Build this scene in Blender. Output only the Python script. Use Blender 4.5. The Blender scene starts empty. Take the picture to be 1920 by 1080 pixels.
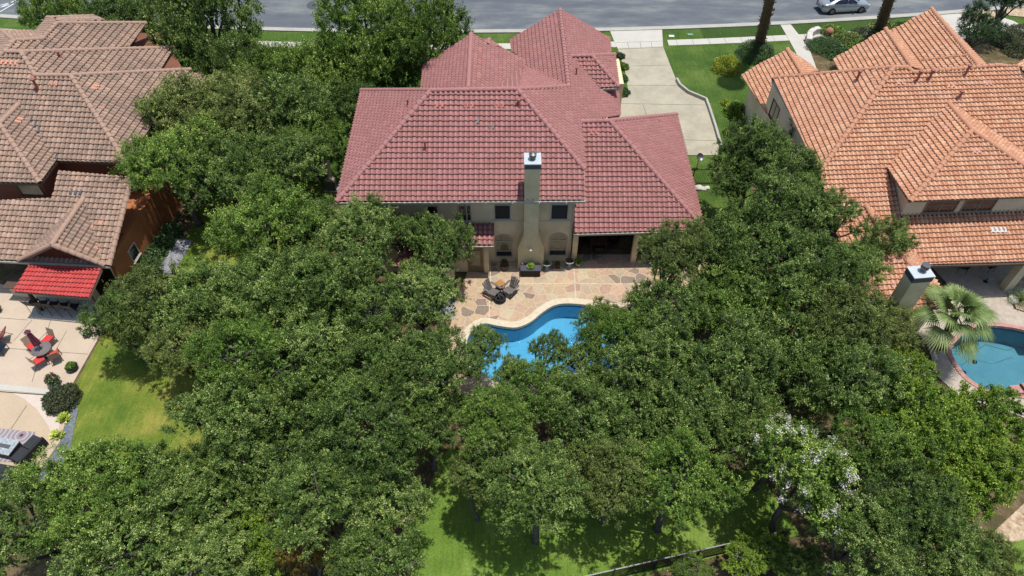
import bpy, bmesh, math, random
import numpy as np
from mathutils import Vector, Matrix
from mathutils.geometry import tessellate_polygon
R_ = math.radians
scene = bpy.context.scene
# ---------------- camera, world, sun, exposure ----------------
F_PX, TH, CH = 1300.0, R_(48), 32.0
cam = bpy.data.cameras.new("camera"); camo = bpy.data.objects.new("camera", cam)
scene.collection.objects.link(camo); scene.camera = camo
cam.sensor_width = 36; cam.lens = 36 * F_PX / 1920; cam.clip_end = 2000; cam.clip_start = 0.5
camo.location = (0, 0, CH); camo.rotation_euler = (R_(42), 0, 0)
SX, SY = -0.15, -0.03                       # shadow offset per metre of height
sdir = Vector((-SX, -SY, 1)).normalized()   # towards the sun
SEL = math.asin(sdir.z); SAZ = math.atan2(sdir.x, sdir.y)
w = bpy.data.worlds.new("World"); scene.world = w; w.use_nodes = True
nt = w.node_tree; bg = nt.nodes['Background']
sky = nt.nodes.new('ShaderNodeTexSky'); sky.sky_type = 'NISHITA'; sky.sun_disc = False
sky.sun_elevation = SEL; sky.sun_rotation = SAZ; sky.dust_density = 1.5
nt.links.new(sky.outputs[0], bg.inputs[0]); bg.inputs[1].default_value = 0.14
sun = bpy.data.lights.new("sun", 'SUN'); sun.energy = 4.2; sun.angle = R_(0.5); sun.color = (1, 0.965, 0.91)
suno = bpy.data.objects.new("sun", sun); scene.collection.objects.link(suno)
suno.rotation_euler = sdir.to_track_quat('Z', 'Y').to_euler(); suno.location = (0, 40, 60)
vs = scene.view_settings; vs.view_transform = 'Standard'; vs.look = 'None'; vs.exposure = 0.3; vs.gamma = 1; vs.use_curve_mapping = False
scene.cycles.max_bounces = 8; scene.cycles.transparent_max_bounces = 12
C = scene.collection
# ---------------- measuring helpers: photograph point + height -> place in the world ----------------
def ray(px, py):
    a = (px - 960) / F_PX; b = (540 - py) / F_PX
    return a, math.cos(TH) + b * math.sin(TH), -math.sin(TH) + b * math.cos(TH)
def P(px, py, z=0.0):
    dx, dy, dz = ray(px, py); t = (z - CH) / dz
    return Vector((t * dx, t * dy, z))
def PY(px, py, Y):
    dx, dy, dz = ray(px, py); t = Y / dy
    return Vector((t * dx, Y, CH + t * dz))
def on(pl, px, py):
    dx, dy, dz = ray(px, py); t = (CH - pl[0]) / (pl[1] * dx + pl[2] * dy - dz)
    return Vector((t * dx, t * dy, CH + t * dz))
def pl_dir(p, ux, uy, s):
    n = math.hypot(ux, uy); b = s * ux / n; c = s * uy / n
    return (p[2] - b * p[0] - c * p[1], b, c)
def pl3(p, q, r):
    A = np.array([[1, k[0], k[1]] for k in (p, q, r)]); return tuple(np.linalg.solve(A, np.array([k[2] for k in (p, q, r)])))
def ppm(px, py, z):                         # photograph pixels per metre there
    p = P(px, py, z); d = p.y * math.cos(TH) + (CH - z) * math.sin(TH); return F_PX / d
# ---------------- object helpers ----------------
def tag(o, label=None, cat=None, group=None, kind=None):
    if label: o['label'] = label
    if cat: o['category'] = cat
    if group: o['group'] = group
    if kind: o['kind'] = kind
    return o
def thing(name, label, cat, loc=(0, 0, 0), rz=0.0, group=None):
    o = bpy.data.objects.new(name, None); C.objects.link(o); o.empty_display_size = .3
    o.location = loc; o.rotation_euler = (0, 0, rz); return tag(o, label, cat, group)
def link(name, me, mat=None, parent=None, world=False):
    o = bpy.data.objects.new(name, me); C.objects.link(o)
    if mat and not me.materials: me.materials.append(mat)
    if parent:
        o.parent = parent
        if world: o.matrix_parent_inverse = (Matrix.Translation(parent.location) @ Matrix.Rotation(parent.rotation_euler.z, 4, 'Z')).inverted()
    return o
def copy_tree(o, parent=None):
    c = o.copy(); C.objects.link(c)
    if parent: c.parent = parent
    for ch in o.children: copy_tree(ch, c)
    return c
class MB:
    def __init__(s): s.v = []; s.f = []
    def add(s, vs, fs):
        n = len(s.v); s.v += [tuple(x) for x in vs]; s.f += [tuple(i + n for i in f) for f in fs]; return s
    def box(s, c, d, rz=0.0):
        cx, cy, cz = c; hx, hy, hz = d[0] / 2, d[1] / 2, d[2] / 2; co, si = math.cos(rz), math.sin(rz); vs = []
        for z in (-hz, hz):
            for x, y in ((-hx, -hy), (hx, -hy), (hx, hy), (-hx, hy)): vs.append((cx + x * co - y * si, cy + x * si + y * co, cz + z))
        return s.add(vs, [(3, 2, 1, 0), (4, 5, 6, 7), (0, 1, 5, 4), (1, 2, 6, 5), (2, 3, 7, 6), (3, 0, 4, 7)])
    def bar(s, p, q, w, h=None, up=(0, 0, 1)):
        p = Vector(p); q = Vector(q); h = h or w; d = (q - p).normalized(); u = Vector(up)
        if abs(d.dot(u)) > .98: u = Vector((1, 0, 0))
        a = d.cross(u).normalized(); b = a.cross(d).normalized(); vs = []
        for e in (p, q):
            for i, j in ((-1, -1), (1, -1), (1, 1), (-1, 1)): vs.append(e + a * i * w / 2 + b * j * h / 2)
        return s.add(vs, [(3, 2, 1, 0), (4, 5, 6, 7), (0, 1, 5, 4), (1, 2, 6, 5), (2, 3, 7, 6), (3, 0, 4, 7)])
    def tube(s, pts, rad, n=8, caps=True):
        pts = [Vector(p) for p in pts]; base = len(s.v)
        if not isinstance(rad, (list, tuple)): rad = [rad] * len(pts)
        pa = None
        for i, p in enumerate(pts):
            d = (pts[min(i + 1, len(pts) - 1)] - pts[max(i - 1, 0)]).normalized()
            if pa is None: pa = d.cross(Vector((0, 0, 1)) if abs(d.z) < .9 else Vector((1, 0, 0))).normalized()
            a = (pa - d * pa.dot(d)).normalized(); pa = a; b = d.cross(a)
            for k in range(n):
                t = 2 * math.pi * k / n; s.v.append(tuple(p + (a * math.cos(t) + b * math.sin(t)) * rad[i]))
        for i in range(len(pts) - 1):
            for k in range(n):
                k2 = (k + 1) % n; s.f.append((base + i * n + k, base + i * n + k2, base + (i + 1) * n + k2, base + (i + 1) * n + k))
        if caps:
            s.f.append(tuple(base + k for k in reversed(range(n)))); s.f.append(tuple(base + (len(pts) - 1) * n + k for k in range(n)))
        return s
    def lathe(s, c, prof, n=20, sq=False):
        base = len(s.v)
        for r, z in prof:
            for k in range(n):
                t = 2 * math.pi * (k + (.5 if sq else 0)) / n; s.v.append((c[0] + r * math.cos(t), c[1] + r * math.sin(t), c[2] + z))
        for i in range(len(prof) - 1):
            for k in range(n):
                k2 = (k + 1) % n; s.f.append((base + i * n + k, base + i * n + k2, base + (i + 1) * n + k2, base + (i + 1) * n + k))
        s.f.append(tuple(base + k for k in reversed(range(n)))); s.f.append(tuple(base + (len(prof) - 1) * n + k for k in range(n)))
        return s
    def prism(s, poly, z0, z1):
        n = len(poly); vs = [(p[0], p[1], z0) for p in poly] + [(p[0], p[1], z1) for p in poly]
        tr = tessellate_polygon([[Vector((p[0], p[1], 0)) for p in poly]])
        fs = []
        for t in tr:
            a, b, c = [Vector((poly[i][0], poly[i][1], 0)) for i in t]
            if (b - a).cross(c - a).z < 0: t = t[::-1]
            fs.append(tuple(i + n for i in t)); fs.append(tuple(reversed(t)))
        ar = sum(poly[i][0] * poly[(i + 1) % n][1] - poly[(i + 1) % n][0] * poly[i][1] for i in range(n))
        for i in range(n):
            j = (i + 1) % n; f = (i, j, j + n, i + n); fs.append(f if ar > 0 else f[::-1])
        return s.add(vs, fs)
    def mesh(s, name, smooth=False):
        me = bpy.data.meshes.new(name); me.from_pydata(s.v, [], s.f); me.update()
        if smooth: me.polygons.foreach_set('use_smooth', [True] * len(me.polygons))
        return me
    def build(s, name, mat, parent=None, world=False, smooth=False, bevel=0):
        o = link(name, s.mesh(name, smooth), mat, parent, world)
        if bevel:
            b = o.modifiers.new('bevel', 'BEVEL'); b.width = bevel; b.segments = 2; b.limit_method = 'ANGLE'
        return o
# ---------------- materials ----------------
def raw(r, g, b, k=1.0, sat=1.0):
    v = [(c / 255 / 12.92 if c / 255 <= .04045 else ((c / 255 + .055) / 1.055) ** 2.4) * k for c in (r, g, b)]
    m = .3 * v[0] + .59 * v[1] + .11 * v[2]; return tuple(m + (c - m) * sat for c in v) + (1,)
def lin(r, g, b): return raw(r, g, b, .68, .93)      # sunlit appearance -> base colour
class NT:
    def __init__(s, name, rough=.7, spec=.3):
        s.m = bpy.data.materials.new(name); s.m.use_nodes = True; s.t = s.m.node_tree; s.b = s.t.nodes['Principled BSDF']; s.out = s.t.nodes['Material Output']
        s.b.inputs['Roughness'].default_value = rough; s.b.inputs['Specular IOR Level'].default_value = spec
    def n(s, typ, **kw):
        x = s.t.nodes.new(typ)
        for k, v in kw.items():
            if hasattr(x, k): setattr(x, k, v)
        return x
    def l(s, a, b): s.t.links.new(a, b)
    def coord(s, which='Object', scale=(1, 1, 1), rot=(0, 0, 0), loc=(0, 0, 0)):
        if which == 'World': o = s.n('ShaderNodeNewGeometry').outputs['Position']
        else: o = s.n('ShaderNodeTexCoord').outputs[which]
        mp = s.n('ShaderNodeMapping'); mp.inputs['Scale'].default_value = scale; mp.inputs['Rotation'].default_value = rot; mp.inputs['Location'].default_value = loc
        s.l(o, mp.inputs[0]); return mp.outputs[0]
    def noise(s, vec, scale, detail=4, rough=.6):
        x = s.n('ShaderNodeTexNoise'); x.inputs['Scale'].default_value = scale; x.inputs['Detail'].default_value = detail; x.inputs['Roughness'].default_value = rough
        s.l(vec, x.inputs['Vector']); return x.outputs[0]
    def ramp(s, fac, stops):
        x = s.n('ShaderNodeValToRGB'); e = x.color_ramp.elements
        while len(e) < len(stops): e.new(.5)
        for i, (p, c) in enumerate(stops): e[i].position = p; e[i].color = c if len(c) == 4 else (*c, 1)
        s.l(fac, x.inputs[0]); return x.outputs[0]
    def mix(s, fac, a, b, mode='MIX'):
        x = s.n('ShaderNodeMix', data_type='RGBA', blend_type=mode)
        for sock, v in ((x.inputs[0], fac), (x.inputs[6], a), (x.inputs[7], b)):
            if isinstance(v, (int, float)): sock.default_value = v
            elif isinstance(v, tuple): sock.default_value = v if len(v) == 4 else (*v, 1)
            else: s.l(v, sock)
        return x.outputs[2]
    def math(s, op, a, b=None):
        x = s.n('ShaderNodeMath', operation=op)
        for i, v in enumerate((a, b)):
            if v is None: continue
            if isinstance(v, (int, float)): x.inputs[i].default_value = v
            else: s.l(v, x.inputs[i])
        return x.outputs[0]
    def bump(s, h, strength=.3, dist=.02):
        x = s.n('ShaderNodeBump'); x.inputs['Strength'].default_value = strength; x.inputs['Distance'].default_value = dist
        s.l(h, x.inputs['Height']); s.l(x.outputs[0], s.b.inputs['Normal'])
    def col(s, c):
        if isinstance(c, tuple): s.b.inputs['Base Color'].default_value = c if len(c) == 4 else (*c, 1)
        else: s.l(c, s.b.inputs['Base Color'])
        return s.m
G3 = lambda v: (v, v, v, 1)
def plain(name, c, rough=.6, var=.12, scale=6, bump=0, spec=.3, metal=0):
    k = NT(name, rough, spec); v = k.coord('World'); n = k.noise(v, scale, 5)
    d = tuple(x * (1 - var * 1.3) for x in c[:3]) + (1,); l = tuple(min(1, x * (1 + var)) for x in c[:3]) + (1,)
    k.col(k.ramp(n, [(.3, d), (.7, l)])); k.b.inputs['Metallic'].default_value = metal
    if bump: k.bump(k.noise(v, scale * 8, 3), bump, .01)
    return k.m
def mat_stucco(name, c, stain=.18):
    k = NT(name, .9, .15); v = k.coord('World')
    a = k.noise(v, .8, 6, .65); b = k.noise(v, 14, 3)
    d = tuple(x * (1 - stain) for x in c[:3]) + (1,); l = tuple(x * (1 + stain * .5) for x in c[:3]) + (1,)
    c1 = k.ramp(a, [(.3, d), (.65, l)]); c2 = k.mix(.25, c1, k.ramp(b, [(.3, G3(.35)), (.7, G3(.75))]), 'SOFT_LIGHT')
    k.bump(k.noise(v, 45, 3), .35, .012); return k.col(c2)
def mat_tile(name, cols, blotch, odd):
    """cols: three base colours a tile can have; blotch: weathering colour; odd: share of off-colour tiles"""
    k = NT(name, .75, .25); uv = k.n('ShaderNodeUVMap').outputs[0]
    sn = k.n('ShaderNodeVectorMath', operation='FLOOR'); k.l(uv, sn.inputs[0])
    wn = k.n('ShaderNodeTexWhiteNoise', noise_dimensions='2D'); k.l(sn.outputs[0], wn.inputs[0])
    base = k.ramp(wn.outputs[0], [(0, cols[0]), (.5, cols[1]), (1, cols[2])])
    wv = k.coord('World'); big = k.noise(wv, .45, 6, .7)
    c = k.mix(k.ramp(big, [(.42, G3(0)), (.68, G3(blotch[1]))]), base, blotch[0])
    ws = k.coord('World', scale=(1, 1, 1)); fine = k.noise(ws, 9, 5, .7)
    c = k.mix(.45, c, k.ramp(fine, [(.25, G3(.3)), (.75, G3(.72))]), 'SOFT_LIGHT')
    sx = k.noise(k.coord('UV', scale=(2.2, .22, 1)), 1.3, 4, .7)
    c = k.mix(.3, c, k.ramp(sx, [(.3, G3(.2)), (.7, G3(.75))]), 'SOFT_LIGHT')
    # shadow gaps between neighbouring courses, painted as a dark line at the laps
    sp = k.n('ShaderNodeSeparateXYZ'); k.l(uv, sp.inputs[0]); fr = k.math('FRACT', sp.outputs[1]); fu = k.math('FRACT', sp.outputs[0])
    c = k.mix(k.ramp(fu, [(0, G3(.42)), (.2, G3(.18)), (.34, G3(0)), (.72, G3(0)), (.9, G3(.34)), (1, G3(.42))]), c, tuple(x * .42 for x in blotch[0][:3]) + (1,))  # dirt in the pans, also painting in the barrels' shaded sides
    c = k.mix(k.ramp(fu, [(.38, G3(0)), (.5, G3(.3)), (.64, G3(0))]), c, tuple(min(.9, x * 1.5) for x in cols[2][:3]) + (1,))  # painted highlight along the crest of each barrel
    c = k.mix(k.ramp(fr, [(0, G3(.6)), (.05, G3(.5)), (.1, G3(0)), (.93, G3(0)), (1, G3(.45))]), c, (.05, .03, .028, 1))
    k.bump(k.noise(wv, 60, 3), .3, .006); return k.col(c)
def mat_leaf(name, stops, trans=.14, rough=.55):
    k = NT(name, .5, .28); at = k.n('ShaderNodeAttribute', attribute_name='tint'); oi = k.n('ShaderNodeObjectInfo')
    f = k.math('ADD', at.outputs['Fac'], k.math('MULTIPLY', k.math('SUBTRACT', oi.outputs['Random'], .5), .22))
    c = k.ramp(f, stops); k.col(c)
    tr = k.n('ShaderNodeBsdfTranslucent'); k.l(k.mix(.5, c, (.16, .22, .02, 1)), tr.inputs[0])
    mx = k.n('ShaderNodeMixShader'); mx.inputs[0].default_value = trans
    k.l(k.b.outputs[0], mx.inputs[1]); k.l(tr.outputs[0], mx.inputs[2]); k.l(mx.outputs[0], k.out.inputs[0]); return k.m
def mat_lawn(name, stops, patch=None, scale=.35):
    k = NT(name, .95, .1); v = k.coord('World'); a = k.noise(v, scale, 6, .65); b = k.noise(v, 9, 6, .8); d = k.noise(v, 40, 3, .7)
    c = k.ramp(a, stops); st = k.noise(k.coord('World', scale=(5, .5, 1), rot=(0, 0, .5)), 1.2, 4, .7); c = k.mix(.45, c, k.ramp(st, [(.3, G3(.28)), (.7, G3(.72))]), 'SOFT_LIGHT')
    c = k.mix(.7, c, k.ramp(b, [(.25, G3(.22)), (.75, G3(.78))]), 'SOFT_LIGHT')
    c = k.mix(.55, c, k.ramp(d, [(.3, G3(.2)), (.7, G3(.8))]), 'SOFT_LIGHT')
    k.bump(d, .9, .04); return k.col(c)
def mat_concrete(name, c, joint=None, stain=.2, warm=None):
    k = NT(name, .85, .2); v = k.coord('World'); a = k.noise(v, .6, 7, .7); b = k.noise(v, 12, 5, .7)
    d = tuple(x * (1 - stain) for x in c[:3]) + (1,)
    q = k.ramp(a, [(.3, d), (.6, c)])
    q = k.mix(.35, q, k.ramp(b, [(.25, G3(.3)), (.75, G3(.7))]), 'SOFT_LIGHT'); k.bump(k.noise(v, 60, 3), .2, .006)
    return k.col(q)
M = {}
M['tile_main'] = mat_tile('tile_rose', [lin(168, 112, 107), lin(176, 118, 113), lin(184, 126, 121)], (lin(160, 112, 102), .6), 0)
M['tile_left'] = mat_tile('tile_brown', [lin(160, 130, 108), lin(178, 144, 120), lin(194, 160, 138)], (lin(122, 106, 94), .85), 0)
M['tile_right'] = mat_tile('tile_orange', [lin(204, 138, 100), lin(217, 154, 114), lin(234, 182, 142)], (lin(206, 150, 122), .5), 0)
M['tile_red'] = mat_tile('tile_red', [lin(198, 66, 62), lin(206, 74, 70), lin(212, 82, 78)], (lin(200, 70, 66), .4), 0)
M['stucco'] = mat_stucco('beige_stucco', raw(208, 190, 154)); M['stucco_grey'] = mat_stucco('olive_stucco', raw(204, 188, 148), .2)
M['stucco_orange'] = mat_stucco('orange_stucco', lin(190, 118, 72)); M['stucco_red'] = mat_stucco('red_stucco', lin(136, 88, 70))
M['stucco_r'] = mat_stucco('tan_stucco', raw(196, 184, 156))
M['trim'] = plain('cream_trim', lin(206, 200, 184), .5, .06); M['gutter'] = plain('pale_gutter', lin(196, 186, 166), .4, .1)
M['gutter_dark'] = plain('brown_gutter', lin(96, 76, 62), .5, .1); M['soffit'] = plain('soffit', lin(150, 138, 118), .8, .1)
def mat_glass(name, c, rough=.08):
    k = NT(name, rough, .6); v = k.coord('World'); k.col(k.ramp(k.noise(v, 2.2, 4), [(.3, tuple(x * .5 for x in c[:3]) + (1,)), (.7, c)])); return k.m
M['glass'] = mat_glass('window_glass', lin(52, 56, 54)); M['glass_lit'] = mat_glass('window_glass_blind', lin(150, 146, 112), .15)
M['screen'] = plain('solar_screen', lin(38, 42, 46), .6, .2); M['flash'] = plain('galvanised', lin(206, 214, 216), .4, .06, metal=.1)
M['flash_dark'] = plain('dark_flashing', lin(84, 92, 98), .5, .1); M['copper'] = plain('copper_pipe', lin(172, 92, 70), .5, .15)
M['copper_new'] = plain('fresh_tile', lin(226, 150, 118), .7, .1)
M['asphalt'] = None
k = NT('asphalt', .9, .2); v = k.coord('World', scale=(.35, 1, 1)); a = k.noise(v, .35, 6, .65); b = k.noise(k.coord('World'), 25, 4, .7)
c = k.ramp(a, [(.3, lin(88, 93, 101)), (.5, lin(106, 112, 118)), (.66, lin(138, 142, 136))]); c = k.mix(.5, c, k.ramp(b, [(.3, G3(.3)), (.7, G3(.7))]), 'SOFT_LIGHT')
k.bump(b, .3, .01); M['asphalt'] = k.col(c)
M['walk'] = mat_concrete('pale_concrete', lin(204, 200, 188), stain=.12); M['drive'] = mat_concrete('drive_concrete', lin(188, 180, 156), stain=.28)
M['kerb'] = mat_concrete('kerb_concrete', lin(186, 184, 172)); M['joint'] = plain('joint', lin(120, 114, 100), .9)
M['patio_l'] = mat_concrete('tan_patio', lin(208, 188, 164), stain=.12); M['patio_l2'] = mat_concrete('tan_patio_low', lin(202, 180, 150), stain=.12)
M['patio_pale'] = mat_concrete('pale_patio', lin(218, 202, 186), stain=.15)
M['lawn_l'] = mat_lawn('lawn_dry', [(.32, lin(78, 112, 32)), (.5, lin(116, 136, 42)), (.68, lin(160, 156, 66))])
M['lawn_b'] = mat_lawn('lawn_fresh', [(.3, lin(94, 126, 40)), (.5, lin(114, 146, 48)), (.7, lin(142, 166, 72))])
M['lawn_f'] = mat_lawn('lawn_front', [(.3, lin(64, 92, 36)), (.5, lin(80, 108, 40)), (.7, lin(104, 126, 54))])
M['turf'] = mat_lawn('turf', [(.3, lin(58, 84, 34)), (.7, lin(72, 98, 40))], scale=.2)
k = NT('leaf_litter', .95, .1); v = k.coord('World'); a = k.noise(v, 1.2, 6, .7); b = k.noise(v, 22, 5, .8)
c = k.ramp(a, [(.3, lin(74, 84, 44)), (.48, lin(104, 92, 62)), (.62, lin(140, 118, 88)), (.75, lin(96, 112, 54))]); c = k.mix(.8, c, k.ramp(b, [(.3, G3(.15)), (.7, G3(.85))]), 'SOFT_LIGHT')
k.bump(b, 1, .05); M['litter'] = k.col(c)
def mat_gravel(name, c0, c1, sc=14):
    k = NT(name, .9, .2); v = k.coord('World'); vo = k.n('ShaderNodeTexVoronoi'); vo.inputs['Scale'].default_value = sc; k.l(v, vo.inputs['Vector'])
    sp = k.n('ShaderNodeSeparateColor'); k.l(vo.outputs['Color'], sp.inputs[0]); k.bump(vo.outputs['Distance'], .8, .03)
    return k.col(k.mix(.5, k.ramp(sp.outputs[0], [(0, c0), (1, c1)]), k.ramp(k.noise(v, 3, 5), [(.3, c0), (.7, c1)])))
M['gravel_grey'] = mat_gravel('slate_gravel', lin(88, 98, 104), lin(138, 146, 150)); M['gravel_pale'] = mat_gravel('pale_gravel', lin(112, 114, 120), lin(176, 176, 182))
M['gravel_tan'] = mat_gravel('tan_gravel', lin(150, 118, 88), lin(226, 204, 170), 8); M['pebble'] = mat_gravel('aggregate', lin(176, 160, 140), lin(220, 206, 188), 30)
# flagstone: crazy paving with pale grout
k = NT('flagstone', .8, .25); v = k.coord('World', scale=(1.45, 1.55, 1)); dn = k.n('ShaderNodeTexNoise'); dn.inputs['Scale'].default_value = 1.1; k.l(v, dn.inputs['Vector'])
v2 = k.mix(.09, v, dn.outputs['Color'], 'LINEAR_LIGHT')
vo = k.n('ShaderNodeTexVoronoi'); vo.voronoi_dimensions = '2D'; k.l(v2, vo.inputs['Vector']); ve = k.n('ShaderNodeTexVoronoi'); ve.voronoi_dimensions = '2D'; ve.feature = 'DISTANCE_TO_EDGE'; k.l(v2, ve.inputs['Vector'])
for q in (vo, ve): q.inputs['Scale'].default_value = 1.0; q.inputs['Randomness'].default_value = .95
sp = k.n('ShaderNodeSeparateColor'); k.l(vo.outputs['Color'], sp.inputs[0])
c = k.ramp(sp.outputs[0], [(0, lin(206, 178, 142)), (.2, lin(190, 166, 132)), (.38, lin(206, 170, 142)), (.52, lin(176, 144, 122)), (.66, lin(200, 184, 152)), (.8, lin(192, 158, 132)), (.95, lin(186, 166, 140))])
c = k.mix(k.ramp(sp.outputs[1], [(.87, G3(0)), (.89, G3(.85))]), c, lin(134, 120, 108))
c = k.mix(.55, c, k.ramp(k.noise(k.coord('World'), 5, 6, .75), [(.25, G3(.25)), (.75, G3(.78))]), 'SOFT_LIGHT')
c = k.mix(k.ramp(ve.outputs['Distance'], [(.02, G3(1)), (.045, G3(0))]), c, lin(214, 190, 156))
k.bump(k.ramp(ve.outputs['Distance'], [(.0, G3(0)), (.05, G3(1))]), .5, .02); M['flag'] = k.col(c)
k = NT('travertine', .8, .2); v = k.coord('World'); M['coping'] = k.col(k.ramp(k.noise(v, 5, 6, .7), [(.3, lin(206, 190, 160)), (.7, lin(230, 218, 192))]))
M['brick_cop'] = mat_gravel('brick_coping', lin(176, 122, 112), lin(210, 160, 146), 7)
def mat_plaster(name, a, b):
    k = NT(name, .8, .2); v = k.coord('World'); return k.col(k.ramp(k.noise(v, .7, 6, .7), [(.3, a), (.7, b)]))
M['pool'] = mat_plaster('pool_plaster', lin(120, 190, 222), lin(150, 208, 232)); M['pool_r'] = mat_plaster('pool_plaster_teal', lin(98, 152, 166), lin(120, 172, 182))
def mat_water(name, tint):
    m = bpy.data.materials.new(name); m.use_nodes = True; t = m.node_tree; t.nodes.remove(t.nodes['Principled BSDF']); o = t.nodes['Material Output']
    tr = t.nodes.new('ShaderNodeBsdfTransparent'); tr.inputs[0].default_value = tint; gl = t.nodes.new('ShaderNodeBsdfGlossy'); gl.inputs['Roughness'].default_value = .03
    fr = t.nodes.new('ShaderNodeFresnel'); fr.inputs[0].default_value = 1.33; mx = t.nodes.new('ShaderNodeMixShader')
    g = t.nodes.new('ShaderNodeNewGeometry'); n = t.nodes.new('ShaderNodeTexNoise'); n.inputs['Scale'].default_value = 3.5; n.inputs['Detail'].default_value = 3
    b = t.nodes.new('ShaderNodeBump'); b.inputs['Strength'].default_value = .8; b.inputs['Distance'].default_value = .12
    t.links.new(g.outputs['Position'], n.inputs['Vector']); t.links.new(n.outputs[0], b.inputs['Height']); t.links.new(b.outputs[0], gl.inputs['Normal']); t.links.new(b.outputs[0], fr.inputs['Normal'])
    t.links.new(fr.outputs[0], mx.inputs[0]); t.links.new(tr.outputs[0], mx.inputs[1]); t.links.new(gl.outputs[0], mx.inputs[2]); t.links.new(mx.outputs[0], o.inputs[0]); return m
M['water'] = mat_water('pool_water', (.58, .84, .93, 1)); M['water_r'] = mat_water('pool_water_right', (.68, .84, .89, 1))
M['bark'] = plain('oak_bark', lin(100, 94, 86), .95, .35, 5, .8); M['bark_pale'] = plain('pale_bark', lin(170, 160, 146), .95, .25, 5, .5)
M['palm_bark'] = plain('palm_bark', lin(104, 84, 64), .95, .4, 7, .9)
D = lambda *c: raw(*c, 1.1, .97)
M['oak'] = mat_leaf('oak_leaves', [(0, D(30, 44, 20)), (.35, D(64, 88, 34)), (.7, D(98, 124, 50)), (1, D(180, 192, 112))])
M['lush'] = mat_leaf('lush_leaves', [(0, D(32, 50, 18)), (.35, D(72, 100, 32)), (.7, D(104, 132, 48)), (1, D(176, 194, 94))])
M['bright'] = mat_leaf('bright_leaves', [(0, D(42, 64, 18)), (.35, D(86, 116, 32)), (.7, D(122, 150, 46)), (1, D(178, 186, 74))])
M['olive'] = mat_leaf('olive_leaves', [(0, D(40, 50, 24)), (.35, D(78, 94, 40)), (.7, D(112, 126, 58)), (1, D(168, 172, 102))])
M['shrub'] = mat_leaf('shrub_leaves', [(0, D(34, 56, 30)), (.5, D(58, 84, 46)), (1, D(96, 122, 70))])
M['gold'] = mat_leaf('gold_leaves', [(0, D(90, 104, 22)), (.5, D(132, 146, 36)), (1, D(184, 182, 54))]); M['hosta'] = mat_leaf('hosta_leaves', [(0, D(104, 130, 34)), (.5, D(156, 172, 60)), (1, D(204, 208, 100))])
M['rust'] = mat_leaf('bronze_leaves', [(0, D(80, 70, 30)), (.5, D(124, 104, 48)), (1, D(150, 140, 60))])
M['bush_dark'] = mat_leaf('dark_bush_leaves', [(0, D(40, 46, 30)), (.5, D(64, 74, 48)), (1, D(100, 102, 70))])
M['palm'] = mat_leaf('palm_fronds', [(0, D(62, 80, 40)), (.5, D(104, 124, 66)), (1, D(150, 162, 108))], .25)
M['flower_w'] = plain('white_petals', lin(232, 226, 212), .6, .08); M['flower_p'] = plain('pink_petals', lin(196, 70, 110), .6, .2)
M['black'] = plain('black_metal', lin(32, 32, 34), .5, .1); M['grey_met'] = plain('grey_metal', lin(120, 122, 122), .4, .1, metal=.6)
M['white'] = plain('white_paint', lin(226, 226, 220), .4, .05)
M['grey_wood'] = plain('grey_plastic_lumber', lin(112, 106, 104), .7, .2, 9); M['box_lid'] = plain('resin_lid', lin(84, 84, 96), .6, .1); M['box_body'] = plain('resin_body', lin(58, 48, 44), .7, .15)
M['amber'] = plain('amber_wood', lin(186, 128, 52), .5, .25, 20); M['ash'] = plain('charred_logs', lin(70, 66, 64), .95, .6, 20, .8)
M['urn'] = plain('grey_urn', lin(176, 176, 176), .7, .2, 9, .3); M['red_pot'] = plain('oxblood_pot', lin(120, 42, 42), .35, .15); M['brown_pot'] = plain('brown_pot', lin(112, 84, 74), .5, .2)
M['soil'] = plain('soil', lin(52, 40, 32), .95, .3, 20)
M['red_cloth'] = plain('red_cushion', lin(226, 48, 50), .85, .1, 5); M['sling'] = plain('tan_sling', lin(170, 150, 124), .8, .1); M['bronze'] = plain('bronze_frame', lin(96, 74, 58), .45, .15)
M['umb'] = plain('mauve_canopy', lin(158, 84, 108), .8, .2, 12); M['tabletop'] = mat_glass('smoked_glass', lin(138, 128, 122), .15)
M['rattan'] = plain('black_rattan', lin(38, 40, 42), .7, .3, 30, .6); M['cushion_dk'] = plain('charcoal_cushion', lin(52, 56, 60), .9, .12)
M['stone_top'] = plain('mosaic_top', lin(170, 180, 184), .4, .35, 9)
M['paint_line'] = plain('road_marking', lin(226, 226, 222), .7, .08); M['boulder'] = plain('limestone', lin(212, 206, 194), .9, .2, 3, .6)
M['tyre'] = plain('tyre_rubber', lin(28, 28, 28), .85, .1); M['silver'] = plain('silver_paint', lin(184, 192, 196), .22, .03, 3, spec=.6, metal=.55)
M['car_glass'] = mat_glass('car_glass', lin(26, 32, 44), .05); M['tail'] = plain('tail_lamp', lin(130, 20, 24), .2, .1); M['lens'] = plain('lamp_lens', lin(214, 220, 224), .1, .05)
# rug with rings
k = NT('ringed_rug', .95, .1); v = k.coord('World', scale=(.8, .8, 1)); vo = k.n('ShaderNodeTexVoronoi'); vo.voronoi_dimensions = '2D'; vo.inputs['Scale'].default_value = 1.0; k.l(v, vo.inputs['Vector'])
wv = k.math('SINE', k.math('MULTIPLY', vo.outputs['Distance'], 34)); c = k.ramp(wv, [(0, lin(146, 142, 150)), (.5, lin(176, 160, 162)), (1, lin(196, 178, 172))])
M['rug'] = k.col(k.mix(k.ramp(vo.outputs['Distance'], [(.06, G3(1)), (.1, G3(0))]), c, lin(110, 50, 66)))
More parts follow.
